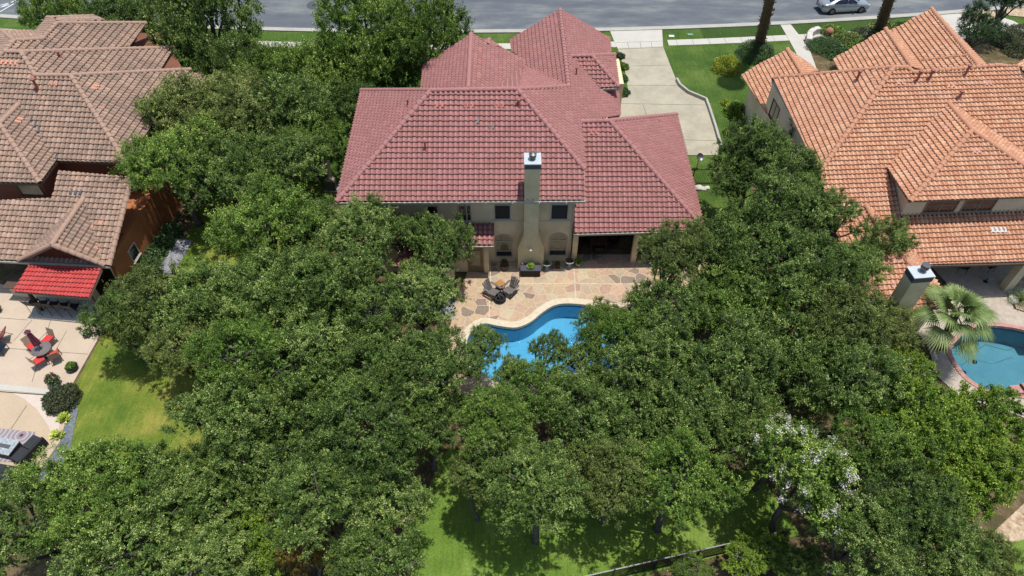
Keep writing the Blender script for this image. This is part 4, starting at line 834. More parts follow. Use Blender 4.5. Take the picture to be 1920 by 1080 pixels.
def trunk_mesh(base, cc, lobes, sc, H, seed, mat):
    g = random.Random(seed); mb = MB(); b = Vector(base or (0, 0, 0)); top = cc + Vector((0, 0, -.42 * H)); h = max(1.2, top.z * .55)
    fork = Vector((b.x * .45 + g.uniform(-.3, .3), b.y * .45 + g.uniform(-.3, .3), h)); r0 = .27 * sc.x
    mb.tube([b - Vector((0, 0, .2)), b + Vector((.03, .02, .25)), (fork + b) * .5 + Vector((g.uniform(-.15, .15), g.uniform(-.15, .15), 0)), fork], [r0 * 1.35, r0, r0 * .85, r0 * .75], 8)
    for (x, y, z, r) in lobes:
        e = cc + Vector((x * sc.x, y * sc.y, z * sc.z)); m = fork.lerp(e, .5) + Vector((g.uniform(-.35, .35), g.uniform(-.35, .35), g.uniform(-.1, .4)))
        mb.tube([fork - Vector((0, 0, .1)), m, e], [r0 * .5, r0 * .3, .04], 6)
        for q in range(4):
            d = Vector((g.uniform(-1, 1), g.uniform(-1, 1), g.uniform(-.1, 1))).normalized() * r * sc.x * 1.0; s = m.lerp(e, g.uniform(.4, 1)); mb.tube([s, s + d * .5 + Vector((0, 0, .1)), s + d], [.05, .035, .012], 5)
    return mb.mesh('trunk', True)
NTREE = 0
def tree(px, py, z, rp, kind, label, rz=None, sq=1.0, h=1.0, name='oak_tree', group='oak trees filling the back yards', cat='tree', bark='bark', foot=None):
    """crown centre seen at (px,py), z metres up, rp photograph pixels in radius"""
    global NTREE; NTREE += 1; z = z + ((0, .8, -.5, .4, -.8, .9, -.2)[NTREE % 7] if group == 'oak trees filling the back yards' and not foot else 0); h = h * 1.15; c = P(px, py, z); me, lobes, R, fm = CR[kind]; rad = 1.1 * rp / ppm(px, py, z); s = rad / (R * 1.03); rz = NTREE * 2.399 if rz is None else rz
    t = thing(name, label, cat, (c.x, c.y, 0), rz, group); o = link('crown', me, None, t); sc = Vector((s, s * sq, s * h)); o.scale = sc; o.location = (0, 0, z)
    if fm:
        f = link('blossom', fm, None, o)
    fo = None
    if foot: q = P(*foot, 0) - c; q.z = 0; q.rotate(Matrix.Rotation(-rz, 3, 'Z')); fo = q
    link('trunk', trunk_mesh(fo, Vector((0, 0, z)), lobes, sc, R * s * .62, NTREE, M[bark]), M[bark], t); return t
FG = 'street-side trees beyond the houses'
tree(112, 22, 3.6, 62, 'lush0', 'small rounded green tree at the top left corner beside the street', group=FG, h=1.35)
tree(228, 44, 4.5, 82, 'oak0', 'tree behind the top ridge of the brown roof, between street and roof', group=FG)
tree(385, 50, 5.5, 108, 'oak1', 'large dark oak over the front pavement right of the brown roof', group=FG, h=1.35)
tree(452, 128, 4.0, 68, 'oak3', 'lower oak standing on the lawn below the large street oak', group=FG, h=1.35)
tree(700, 78, 5.5, 100, 'lush1', 'tall lush green tree covering the road left of the rose roof peak', group=FG, h=1.35)
tree(795, 88, 5.2, 92, 'lush2', 'lush green tree touching the left front peak of the rose roof', group=FG, h=1.35)
tree(590, 150, 4.0, 84, 'lush0', 'lush tree left of the tall one, over the narrow front lawn', group=FG, h=1.35)
tree(650, 128, 3.6, 62, 'lush1', 'small lush tree beside the rose house, under the tall street tree', group=FG, h=1.35)
tree(520, 168, 3.6, 66, 'lush2', 'tree covering the lawn below the left street oak', group=FG, h=1.3)
tree(655, 205, 3.4, 66, 'oak0', 'dense tree in the shade beside the rose roof\'s left wing', group=FG, h=1.3)
tree(745, 128, 3.2, 64, 'lush0', 'low tree against the left wing of the rose roof', group=FG, h=1.3)
tree(318, 92, 3.6, 52, 'oak2', 'tree just right of the brown roof\'s upper gables', group=FG, h=1.2)
ML = 'trees between the brown and the rose house'
tree(350, 232, 5.2, 98, 'olive0', 'olive green tree overhanging the right eave of the brown roof', group=ML)
tree(455, 215, 5.0, 92, 'olive1', 'olive tinted tree in the middle of the gap between the two houses', group=ML)
tree(555, 215, 4.8, 88, 'oak2', 'oak close to the left end of the rose roof ridge', group=ML)
tree(325, 315, 4.8, 92, 'lush2', 'bright tree leaning over the orange side wall', group=ML)
tree(420, 318, 4.8, 92, 'oak4', 'oak above the bare trunks in the side yard', group=ML)
tree(535, 308, 4.6, 84, 'oak0', 'oak left of the rose roof corner, behind the side gate', group=ML)
tree(592, 258, 4.2, 66, 'lush0', 'tree filling the corner left of the rose roof\'s upper left eave', group=ML)
BK = 'oak trees filling the back yards'
tree(500, 432, 5.0, 104, 'lush1', 'pale topped oak left of the small rear roofs')
tree(590, 440, 4.4, 82, 'oak3', 'oak in front of the left corner of the beige wall')
tree(676, 446, 4.8, 80, 'oak2', 'oak covering the left windows of the beige wall')
tree(815, 466, 4.6, 82, 'oak1', 'oak beside the rear door, over the small tiled roof', sq=.9)
tree(752, 436, 4.0, 42, 'open0', 'thin oak poking up before the middle upper windows')
tree(290, 572, 4.0, 104, 'olive0', 'pale oak leaning over the tan patio beside the bar stools')
tree(222, 596, 3.0, 62, 'oak4', 'loose outer oak by the patio edge beside the awning')
tree(390, 560, 4.8, 96, 'oak4', 'oak right of the grey gravel side path')
tree(500, 545, 5.0, 100, 'oak0', 'dense oak in the left centre of the back yard')
tree(610, 545, 4.6, 100, 'oak1', 'oak left of the pale path by the rear extension')
tree(700, 590, 4.8, 92, 'oak3', 'dark oak left of the flagstone patio')
tree(795, 560, 4.4, 74, 'oak2', 'oak whose tips reach the left edge of the flagstones')
tree(345, 655, 4.4, 72, 'olive1', 'pale oak with a bowed limb over the upper lawn')
tree(445, 675, 5.0, 104, 'lush0', 'oak at the right border of the yellow green lawn')
tree(570, 680, 5.0, 108, 'oak2', 'broad oak in the left half, below the dense centre oak')
tree(690, 705, 4.8, 104, 'oak4', 'oak left of the pool with dark gaps around it')
tree(800, 690, 4.6, 90, 'oak0', 'oak touching the left end of the pool')
tree(908, 644, 3.4, 40, 'oak2', 'airy oak branches hanging over the left end of the pool', foot=(862, 700))
tree(440, 790, 5.0, 106, 'oak1', 'oak casting a dark shadow on the yellow green lawn')
tree(565, 815, 5.2, 112, 'oak3', 'oak below the broad left oak, above the bright shrub')
tree(690, 830, 5.0, 112, 'oak0', 'oak left of the sunny strip of back lawn')
tree(800, 790, 4.6, 84, 'oak2', 'slim oak above the top end of the back lawn')
tree(70, 985, 4.0, 118, 'oak4', 'large oak in the bottom left corner')
tree(180, 930, 4.2, 110, 'lush2', 'oak rising beside the slate gravel bed')
tree(300, 935, 4.4, 118, 'oak1', 'oak along the lower edge of the yellow green lawn')
tree(240, 1045, 4.2, 120, 'oak3', 'oak at the bottom edge left of the bright shrub')
tree(410, 935, 4.6, 100, 'oak2', 'oak directly above the bright yellow green shrub')
tree(395, 1055, 3.6, 84, 'oak2', 'oak between the corner oaks and the bright shrub')
tree(490, 1015, 3.0, 74, 'bright0', 'bright yellow green shrubby tree at the bottom edge', name='shrub_tree')
tree(572, 1040, 3.0, 58, 'rust', 'bronze tinted shrubby tree at the bottom edge', name='shrub_tree')
tree(600, 935, 5.0, 104, 'oak4', 'oak with pale bare twigs above the bronze shrub')
tree(705, 955, 5.0, 104, 'oak1', 'oak bordering the left side of the bottom lawn')
tree(700, 1062, 4.4, 100, 'oak0', 'oak at the bottom edge left of the green lawn')
tree(988, 748, 4.6, 90, 'lush1', 'pale oak just below the pool water')
tree(925, 785, 4.6, 66, 'lush2', 'oak closing the gap between the pool and the bottom lawn')
tree(888, 900, 4.4, 56, 'olive0', 'small oak leaning over the upper left of the bottom lawn')
tree(930, 850, 4.8, 78, 'oak3', 'oak over the upper left part of the bottom lawn')
tree(1010, 918, 4.6, 94, 'oak2', 'pale round oak standing forward over the bottom lawn')
tree(1085, 775, 4.8, 96, 'oak4', 'oak under the right half of the pool')
tree(1150, 892, 4.2, 92, 'olive0', 'pale oak right of the forward round oak')
tree(1195, 790, 5.0, 100, 'oak0', 'oak in the centre right of the back yard')
tree(1270, 895, 4.4, 104, 'lush0', 'oak shading the right part of the bottom lawn')
tree(1300, 775, 5.0, 96, 'oak1', 'oak right of the centre, left of the dark clearing')
tree(1150, 634, 4.0, 82, 'lush2', 'bright leaved tree hanging over the right end of the pool', sq=.85, foot=(1225, 640))
tree(1140, 600, 3.4, 46, 'olive1', 'thin bright twigs over the upper pool edge', foot=(1235, 610))
tree(1030, 652, 3.4, 38, 'oak3', 'small airy oak over the middle of the pool', foot=(1010, 745))
tree(1100, 674, 4.0, 54, 'oak1', 'small oak over the lower rim of the pool', foot=(1130, 760))
tree(880, 680, 3.6, 40, 'oak3', 'small oak at the lower left rim of the pool', foot=(850, 720))
tree(962, 694, 3.8, 34, 'oak4', 'small sprig of oak at the near edge of the pool', foot=(985, 752))
tree(1225, 690, 4.8, 96, 'oak2', 'oak between the pool end and the centre right oaks')
tree(1262, 585, 4.8, 88, 'oak3', 'oak over the right end of the flagstone patio')
tree(1262, 480, 5.0, 76, 'olive1', 'oak covering the right side of the rear porch', sq=.9)
tree(1340, 470, 5.4, 92, 'oak4', 'oak covering the lower right corner of the rose roof')
tree(1415, 480, 5.2, 100, 'oak0', 'oak between the rose and the orange houses')
tree(1372, 575, 5.0, 100, 'lush1', 'oak right of the patio with reddish flowers beneath')
tree(1420, 282, 5.0, 66, 'oak2', 'oak beside the end of the driveway')
tree(1395, 330, 4.8, 66, 'oak1', 'oak in front of the iron fence')
tree(1485, 330, 5.4, 74, 'oak3', 'oak against the left side of the orange roof')
tree(1470, 400, 5.2, 92, 'oak2', 'oak below the left eave of the orange roof')
tree(1520, 255, 5.2, 40, 'open1', 'sprig of oak reaching over the left slope of the orange roof')
tree(1560, 405, 5.6, 56, 'open0', 'open oak branches over the lower orange tiles')
tree(1655, 455, 5.4, 52, 'open1', 'oak branch reaching furthest over the orange tiles')
tree(1515, 500, 5.0, 92, 'oak4', 'oak left of the right neighbour\'s lower wing')
tree(1600, 500, 5.0, 62, 'oak0', 'oak overlapping the lower wing of the orange roof')
tree(1470, 590, 5.2, 104, 'oak3', 'oak in the upper right of the oak canopy')
tree(1575, 600, 5.0, 96, 'olive0', 'olive green oak left of the right chimney')
tree(1650, 610, 4.4, 64, 'olive1', 'olive tree right beside the foot of the right chimney')
tree(1380, 690, 5.0, 104, 'oak1', 'dark oak above the dark clearing')
tree(1500, 710, 5.2, 108, 'oak2', 'oak in the right centre above the white blossoms')
tree(1625, 715, 5.0, 100, 'oak4', 'oak left of the pale pool deck')
tree(1690, 690, 3.4, 50, 'bright1', 'yellow green shrub next to the pale pool deck', name='shrub_tree')
tree(1390, 810, 4.6, 78, 'oak0', 'oak right of the dark clearing, with bare crooked trunk')
tree(1720, 800, 4.6, 98, 'bright0', 'bright green tree below the right pool', sq=.9)
tree(1830, 800, 4.4, 88, 'bright1', 'bright green tree below the pool at the right edge')
tree(1640, 830, 4.8, 88, 'lush2', 'green tree between the white blossoms and the bright trees')
tree(1800, 895, 4.2, 92, 'bright0', 'yellow tinted bright tree at the lower right', rz=1)
tree(1700, 935, 4.6, 98, 'oak3', 'oak below the bright trees in the lower right')
tree(1515, 900, 5.6, 100, 'myrtle', 'crepe myrtle covered with white blossom clusters', name='crepe_myrtle', group=None)
tree(1462, 838, 4.2, 70, 'myrtle', 'smaller crepe myrtle with few white blossoms above the large one', name='crepe_myrtle', group=None, rz=2)
tree(1620, 1010, 4.4, 100, 'oak1', 'oak at the bottom edge right of the lattice fence end')
tree(1740, 1040, 4.2, 100, 'oak2', 'oak at the bottom edge above the photo corner')
tree(1880, 870, 4.0, 56, 'bright1', 'bright tree over the tan gravel at the right edge', rz=2)
tree(1850, 1060, 3.4, 70, 'olive0', 'oak in the bottom right corner')
tree(1300, 1068, 1.4, 34, 'lush0', 'green bush behind the lattice fence at the bottom', name='bush', cat='bush', group='bushes behind the lattice fence')
tree(1395, 1050, 1.6, 44, 'bright0', 'bright green bush behind the lattice fence', name='bush', cat='bush', group='bushes behind the lattice fence')
tree(1440, 1030, 1.8, 34, 'bright1', 'rounded bright bush at the lattice fence end', name='bush', cat='bush', group='bushes behind the lattice fence', rz=3)
tree(1500, 1062, 2.0, 46, 'lush1', 'dark green bush at the bottom edge right of the fence', name='bush', cat='bush', group='bushes behind the lattice fence')
tree(1832, 56, 3.6, 46, 'dark', 'small dark tree behind the right end of the orange gables', group=None, name='small_tree')
tree(1892, 0, 4.0, 50, 'dark', 'tree at the top right corner over the pavement', group=None, name='small_tree')
# low shrubs: a dome of leaves on a short stem
def shrub_mesh(seed, mat, R, N, leaf, flat=.8, tm=.5): 
    g = np.random.RandomState(seed); d = unit(g.normal(size=(N, 3))); d[:, 2] = np.abs(d[:, 2]) * 1.0
    lump = 1 + .1 * np.sin(d[:, 0] * 7 + seed) * np.cos(d[:, 1] * 6 + 1) + .05 * np.sin(d[:, 2] * 15)
    c = d * (R * lump * g.uniform(.72, 1.0, N))[:, None] * np.array([1, 1, flat]); ax = unit(d + g.normal(size=(N, 3)) * .8); nr = unit(d * .5 + g.normal(size=(N, 3)) * .6 + [0, 0, .5])
    s = g.uniform(leaf * .7, leaf * 1.3, N); return leaf_mesh('foliage', c, ax, nr, s, s * .5, tm + g.normal(size=N) * .2 + np.sin(c[:, 0] * 6 / R) * .08, mat)
def shrub(px, py, r, kind, label, flat=.8, leaf=.07, seed=1, N=5200, name='shrub', cat='shrub', group=None, sq=1, z=0, tm=.5, rz=0):
    c = P(px, py, z); t = thing(name, label, cat, c, rz, group); o = link('foliage', shrub_mesh(seed, M[kind], r, N, leaf, flat, tm), None, t); o.scale = (1, sq, 1)
    mb = MB()
    for i in range(6):
        a = i * 1.05; mb.tube([(0, 0, -.05), (math.cos(a) * r * .3, math.sin(a) * r * .3, r * flat * .35), (math.cos(a) * r * .6, math.sin(a) * r * .6 * sq, r * flat * .6)], [.04, .03, .01], 5)
    mb.build('stems', M['bark'], t); return t
shrub(1361, 130, 1.25, 'gold', 'round golden green clipped bush on the front lawn', .95, .05, 3, 9000, 'bush', 'bush')
shrub(1416, 106, 1.7, 'shrub', 'dark green clipped bush around the foot of the left palm trunk', .85, .05, 4, 9000, 'bush', 'bush')
shrub(1378, 212, 1.0, 'bright', 'bright green bush at the left corner of the orange house', .9, .07, 5, 5000, 'bush', 'bush'); shrub(1360, 196, .45, 'gold', 'small yellow bush by the corner of the orange house', .9, .05, 6, 1800, 'bush', 'bush')
shrub(1376, 250, .9, 'lush', 'mid green bush between the bright bush and the driveway oak', .9, .06, 7, 4000, 'bush', 'bush')
shrub(1548, 90, 1.9, 'shrub', 'dense green groundcover shrub right of the garden path', .45, .05, 8, 7000, group='shrubs in the front bed', sq=.8)
shrub(1592, 84, 1.8, 'olive', 'grey green grassy shrub next to the terracotta ball', .5, .07, 9, 4500, group='shrubs in the front bed')
shrub(1620, 70, 1.3, 'bush_dark', 'dark shrub in the middle of the front bed', .6, .06, 10, 4500, group='shrubs in the front bed'); shrub(1574, 104, 1.4, 'shrub', 'low dark spiky shrub at the lower end of the front bed', .5, .08, 11, 3500, group='shrubs in the front bed')
shrub(1655, 60, 1.5, 'olive', 'pale feathery shrub by the right palm trunk', .6, .08, 12, 4500, group='shrubs in the front bed'); shrub(1612, 94, 1.5, 'lush', 'bright green mound in front of the middle orange gable', .6, .06, 13, 3500, group='shrubs in the front bed')
shrub(1560, 62, 1.2, 'lush', 'green shrub along the pavement edge of the front bed', .5, .06, 14, 4000, group='shrubs in the front bed'); shrub(1690, 56, 1.0, 'shrub', 'shrub right of the right palm trunk', .7, .06, 15, 3500, group='shrubs in the front bed')
for i, (x, y, rr, lb) in enumerate(((1880, 82, 1.3, 'dark hedge shrub nearest the street'), (1908, 70, 1.4, 'dark hedge shrub at the right edge'), (1905, 100, 1.3, 'dark hedge shrub beside the side yard gravel'))): shrub(x, y, rr, 'bush_dark', lb, .8, .06, 20 + i, 4000, group='shrubs by the right side yard')
for i, (x, y, rr, lb) in enumerate(((1162, 108, .5, 'pinkish shrub beside the rose roof and driveway'), (1168, 128, .55, 'shrub in the middle of the driveway bed'), (1166, 150, .55, 'shrub below the middle one in the driveway bed'), (1166, 176, .7, 'silvery shrub at the lower end of the driveway bed'))): shrub(x, y, rr, ('bush_dark', 'lush', 'shrub', 'shrub')[i], lb, .8, .06, 30 + i, 2200, group='shrubs in the driveway bed')
for i, (x, y, rr) in enumerate(((322, 440, .8), (306, 462, .75), (290, 482, .8), (276, 502, .75), (262, 522, .8), (250, 545, .8))): shrub(x, y, rr, 'shrub', ('hedge shrub topmost along the orange wall', 'second hedge shrub from the top along the orange wall', 'third hedge shrub from the top along the orange wall', 'fourth hedge shrub along the orange wall', 'fifth hedge shrub along the orange wall', 'lowest hedge shrub beside the bar corner')[i], 1.1, .06, 40 + i, 3000, group='hedge shrubs along the orange wall', tm=.6)
shrub(118, 752, .98, 'bush_dark', 'dark round bush at the corner of the tan patio', .85, .05, 50, 8000, 'bush', 'bush')
def hosta(px, py, label, seed):
    g = random.Random(seed); c = P(px, py, .03); t = thing('hosta', label, 'plant', c, 0, 'hostas in the slate gravel'); n = 120; A = []; 
    cen = []; ax = []; nr = []; sz = []
    for i in range(n):
        a = g.uniform(0, 6.28); el = g.uniform(.15, 1.2); d = Vector((math.cos(a) * math.cos(el), math.sin(a) * math.cos(el), math.sin(el))); cen.append(d * g.uniform(.14, .38)); ax.append(d); nr.append(Vector((-math.sin(el) * math.cos(a), -math.sin(el) * math.sin(a), math.cos(el)))); sz.append(g.uniform(.06, .1))
    link('leaves', leaf_mesh('leaves', np.array(cen), np.array(ax), np.array(nr), np.array(sz), np.array(sz) * .55, np.array([g.uniform(.2, .9) for _ in sz]), M['hosta']), None, t)
    MB().lathe((0, 0, 0), [(.1, -.03), (.08, .08), (.02, .12)], 8).build('root_crown', M['soil'], t)
hosta(120, 786, 'yellow hosta nearer the dark bush', 1); hosta(109, 817, 'yellow hosta farther from the dark bush', 2)
# ---------------- palms ----------------
def palm_trunk(base, top, r, label):
    b = P(*base, 0); t = thing('palm_tree', label, 'palm', b, 0, 'tall palms by the street'); tp = Vector(top) - b; mb = MB(); N = 26; g = random.Random(r * 100); pts = []; rad = []
    for i in range(N + 1):
        f = i / N; pts.append(tp * f + Vector((0, 0, 0))); rad.append(r * (1.15 - .25 * f) * (1.1 if i % 2 else .93))
    mb.tube([pts[0] - Vector((0, 0, .2))] + pts, [r * 1.4] + rad, 12)
    for i in range(150):
        f = g.uniform(.02, 1); a = g.uniform(0, 6.28); p = tp * f; d = Vector((math.cos(a), math.sin(a), .5)); mb.bar(p + d * r * .7, p + d * r * 1.45, .09, .05)
    mb.build('trunk', M['palm_bark'], t)
    cr = Vector(tp); fr = fronds(60, 1.25, g.randint(0, 99), -1.2, 1.0, 16); o = link('crown', fr, None, t); o.location = cr; return t
def fronds(n, R, seed, elo=-.7, ehi=1.2, nl=30, droop=.32):
    g = np.random.RandomState(seed); V = []; F = []; T = []
    for k in range(n):
        a = k * 2.399 + g.uniform(-.2, .2); el = ehi - (ehi - elo) * ((k + .5) / n) ** .9; d = np.array([math.cos(a) * math.cos(el), math.sin(a) * math.cos(el), math.sin(el)]); side = np.array([-math.sin(a), math.cos(a), 0]); up = np.cross(d, side) * -1
        pl = R * (.3 + .5 * (k + .5) / n) * g.uniform(.85, 1.15); hub = d * pl; tb = g.uniform(.3, .75)
        b = len(V); V += [tuple(side * .03), tuple(-side * .03), tuple(hub - side * .02 + [0, 0, -.04 * R]), tuple(hub + side * .02 + [0, 0, -.04 * R])]; F.append((b, b + 1, b + 2, b + 3)); T += [.3] * 4
        for j in range(nl):
            t = (j / (nl - 1) - .5) * 2; ang = t * 1.75; dl = d * math.cos(ang) + side * math.sin(ang); Ll = R * (.66 - .2 * abs(t)) * g.uniform(.85, 1.05); w = .024 * R; 
            wv = np.cross(dl, up); wv /= np.linalg.norm(wv) + 1e-9; p = hub.copy(); prev = None; tt = tb + g.uniform(-.2, .2)
            for s_, wd in ((0, .4), (.45, 1), (.8, .6), (1, .05)):
                q = hub + dl * Ll * s_ + np.array([0, 0, -1]) * droop * Ll * s_ ** 2.2 + up * .05 * (1 - abs(t)) * s_; cur = (q - wv * w * wd, q + wv * w * wd)
                b = len(V); V += [tuple(cur[0]), tuple(cur[1])]; T += [tt, tt]
                if prev is not None: F.append((prev, prev + 1, b + 1, b))
                prev = b
    me = bpy.data.meshes.new('fronds'); me.from_pydata(V, [], F); at = me.attributes.new('tint', 'FLOAT', 'POINT'); at.data.foreach_set('value', np.array(T, dtype=np.float32)); me.update(); me.materials.append(M['palm']); return me
palm_trunk((1421, 94), P(1456, -52, 9.2), .38, 'thick shaggy palm trunk rising from the round bush left of the garden path'); palm_trunk((1648, 58), P(1690, -70, 9.2), .4, 'thick shaggy palm trunk behind the middle orange gable')
fb = P(1762, 652, 0); fp = thing('fan_palm', 'pale green fan palm between the right chimney and the teal pool', 'palm', fb); ft = P(1793, 585, 3.6) - fb
mb = MB().tube([Vector((0, 0, -.2)), ft * .5 + Vector((.05, 0, 0)), ft], [.26, .2, .22], 10); mb.build('trunk', M['palm_bark'], fp); o = link('crown', fronds(24, 1.8, 5, -.5, 1.5, 26, .42), None, fp); o.location = ft
for k, (x, y, lb) in enumerate(((1478, 1072, 'spiky yellow green yucca at the bottom edge by the fence'),)):
    t = thing('yucca', lb, 'plant', P(x, y, 0)); o = link('leaves', fronds(26, .6, 8, .1, 1.4, 7, .1), None, t); o.location = (0, 0, .3); MB().tube([(0, 0, -.1), (0, 0, .35)], .07, 8).build('stem', M['palm_bark'], t)
t = thing('agave', 'dark spiky plant in the rock garden beside the right porch column', 'plant', P(1912, 566, 0)); o = link('leaves', fronds(26, .75, 9, .1, 1.4, 6, .05), None, t); o.location = (0, 0, .2); MB().tube([(0, 0, -.1), (0, 0, .25)], .08, 8).build('stem', M['palm_bark'], t)

# fallen leaves on the paving and lawns under the oaks
g = np.random.RandomState(5); pts = []
def inside(p, loop):
    c = False; n = len(loop)
    for i in range(n):
        a, b = loop[i], loop[i - 1]
        if (a[1] > p[1]) != (b[1] > p[1]) and p[0] < (b[0] - a[0]) * (p[1] - a[1]) / (b[1] - a[1]) + a[0]: c = not c
    return c
pool_big = inflate(pool, .1); house_y = 31
while len(pts) < 2600:
    q = (g.uniform(-22, 14), g.uniform(10.5, 31))
    if inside(q, pool_big): continue
    pts.append((q[0], q[1], .075 if inside(q, pat) else .04))
pts = np.array(pts); n = len(pts); sz = g.uniform(.025, .05, n)
tag(link('fallen_leaves', leaf_mesh('fallen_leaves', pts, unit(g.normal(size=(n, 3)) * [1, 1, .1]), unit(g.normal(size=(n, 3)) * .15 + [0, 0, 1]), sz, sz * .5, g.uniform(0, 1, n), M['rust'])), kind='stuff')
# ---------------- garden furniture, main patio ----------------
def adirondack(loc, rz, label):
    t = thing('garden_chair', label, 'chair', loc, rz, 'slatted garden chairs by the fire bowl'); W = .62
    s = MB(); 
    for i in range(6): y = -.36 + i * .1; s.bar((-W / 2 + .04, y, .36 - i * .022), (W / 2 - .04, y, .36 - i * .022), .088, .022)
    s.build('seat', M['grey_wood'], t); b = MB()
    for i in range(5):
        x = (i - 2) * .115; h = .98 - abs(i - 2) * .05; b.bar((x * .85, .2, .26), (x * 1.15, .52, h), .098, .022, up=(0, 1, 0))
    b.bar((-.27, .26, .4), (.27, .26, .4), .05, .05); b.bar((-.29, .42, .74), (.29, .42, .74), .05, .03); b.build('backrest', M['grey_wood'], t)
    for sx in (-1, 1):
        MB().bar((sx * .35, -.42, .56), (sx * .35, .38, .58), .13, .025).build('armrest', M['grey_wood'], t)
        MB().bar((sx * .31, -.34, 0), (sx * .31, -.34, .55), .09, .04).build('leg', M['grey_wood'], t); MB().bar((sx * .28, -.4, .33), (sx * .26, .5, .02), .04, .11).build('leg', M['grey_wood'], t)
    return t
f0 = P(939, 553, .06)
adirondack(P(923, 552, .06), R_(52) , 'grey slatted garden chair left of the fire bowl'); adirondack(P(957, 549, .06), R_(-38), 'grey slatted garden chair right of the fire bowl')
t = thing('fire_bowl', 'round black fire bowl heaped with charred wood between the garden chairs', 'fire pit', P(938, 562, .06)); MB().lathe((0, 0, 0), [(.2, 0), (.26, .06), (.34, .2), (.37, .3), (.4, .31), (.4, .33), (.33, .33), (.28, .2), (.05, .18)], 24).build('bowl', M['black'], t)
g = random.Random(4); mb = MB()
for i in range(16):
    a = g.uniform(0, 6.28); q = g.uniform(0, .18); c = Vector((math.cos(a) * q, math.sin(a) * q, .3 + g.uniform(0, .12))); b = g.uniform(0, 3.14); d = Vector((math.cos(b), math.sin(b), g.uniform(-.3, .3))) * .13; mb.tube([c - d, c + d], .035, 6)
mb.build('logs', M['ash'], t)
t = thing('side_table', 'small amber wooden side table between the garden chairs', 'side table', P(938, 541, .06), R_(45)); MB().box((0, 0, .5), (.44, .44, .03)).build('top', M['amber'], t); MB().box((0, 0, .2), (.34, .34, .02)).build('shelf', M['amber'], t)
for sx in (-1, 1):
    for sy in (-1, 1): MB().bar((sx * .19, sy * .19, 0), (sx * .18, sy * .18, .49), .035).build('leg', M['amber'], t)
b0 = P(995, 519, .06); t = thing('storage_box', 'dark resin deck box with a slatted lid against the chimney foot', 'deck box', b0 + Vector((0, .3, 0)))
MB().box((0, 0, .26), (1.2, .58, .52)).build('box_body', M['box_body'], t, bevel=.02); mb = MB().box((0, 0, .545), (1.28, .64, .05))
for i in range(6): mb.box((0, -.25 + i * .1, .575), (1.22, .085, .012))
mb.build('lid', M['box_lid'], t); bx = b0 + Vector((0, .3, .58))
t = thing('potted_succulent', 'bright green rosette plant in a low dark dish on the deck box', 'plant', bx); MB().lathe((0, 0, 0), [(.12, 0), (.17, .08), (.15, .08), (.02, .06)], 14).build('dish', M['black'], t); link('leaves', shrub_mesh(3, M['bright'], .24, 500, .06, .7), None, t).location = (0, 0, .08)
t = thing('candle', 'white pillar candle on the left end of the deck box', 'candle', bx + Vector((-.52, .22, 0))); MB().lathe((0, 0, 0), [(.06, 0), (.06, .14), (.05, .15), (.01, .14)], 12).build('wax', M['white'], t); MB().tube([(0, 0, .13), (0, 0, .17)], .005, 5).build('wick', M['black'], t)
URN = [(.2, 0), (.2, .08), (.15, .12), (.11, .2), (.13, .3), (.17, .36), (.24, .46), (.29, .52), (.31, .53), (.31, .56), (.26, .56), (.22, .5), (.02, .48)]
def pot(name, label, px, py, prof, mat, fol, fr, n=18, sq=False, fz=.5, group=None, leaf=.06, N=420, fl=None, flat=.9):
    t = thing(name, label, 'planter', P(px, py, .06), 0, group); MB().lathe((0, 0, 0), prof, n, sq).build('pot', M[mat], t, bevel=0); MB().lathe((0, 0, prof[-1][1] - .03), [(prof[-2][0] * .95, 0), (.01, .03)], 12).build('soil', M['soil'], t)
    link('foliage', shrub_mesh(len(label), M[fol], fr, N, leaf, flat), None, t).location = (0, 0, fz)
    if fl:
        g = random.Random(5); mb = MB()
        for i in range(14): a = g.uniform(0, 6.28); q = g.uniform(0, fr * .8); mb.lathe((math.cos(a) * q, math.sin(a) * q, fz + fr * flat * g.uniform(.5, .95)), [(.01, -.02), (.04, 0), (.01, .02)], 6)
        mb.build('blossom', M[fl], t)
    return t
pot('urn_planter', 'grey pedestal urn with pale green plant right of the chimney', 1025, 504, URN, 'urn', 'lush', .17, group='pedestal urns under the arched window'); pot('urn_planter', 'grey pedestal urn with dark rusty plant at the porch corner', 1067, 500, URN, 'urn', 'bush_dark', .22, group='pedestal urns under the arched window', fl='flower_p')
pot('planter', 'square oxblood planter under the arched window between the urns', 1045, 501, [(.18, 0), (.23, .3), (.245, .3), (.245, .34), (.2, .34), (.19, .28), (.02, .28)], 'red_pot', 'shrub', .17, 4, True, .3)
pot('planter', 'white round pot with bright leaves by the porch opening', 1084, 497, [(.1, 0), (.18, .1), (.21, .24), (.2, .3), (.17, .3), (.16, .24), (.02, .24)], 'white', 'bright', .22, fz=.3, leaf=.09)
pot('planter', 'brown glazed pot with a slim dark plant left of the chimney', 946, 504, [(.16, 0), (.24, .12), (.28, .3), (.26, .4), (.22, .4), (.2, .34), (.02, .34)], 'brown_pot', 'bush_dark', .22, fz=.5, N=200, leaf=.08, flat=1.3)
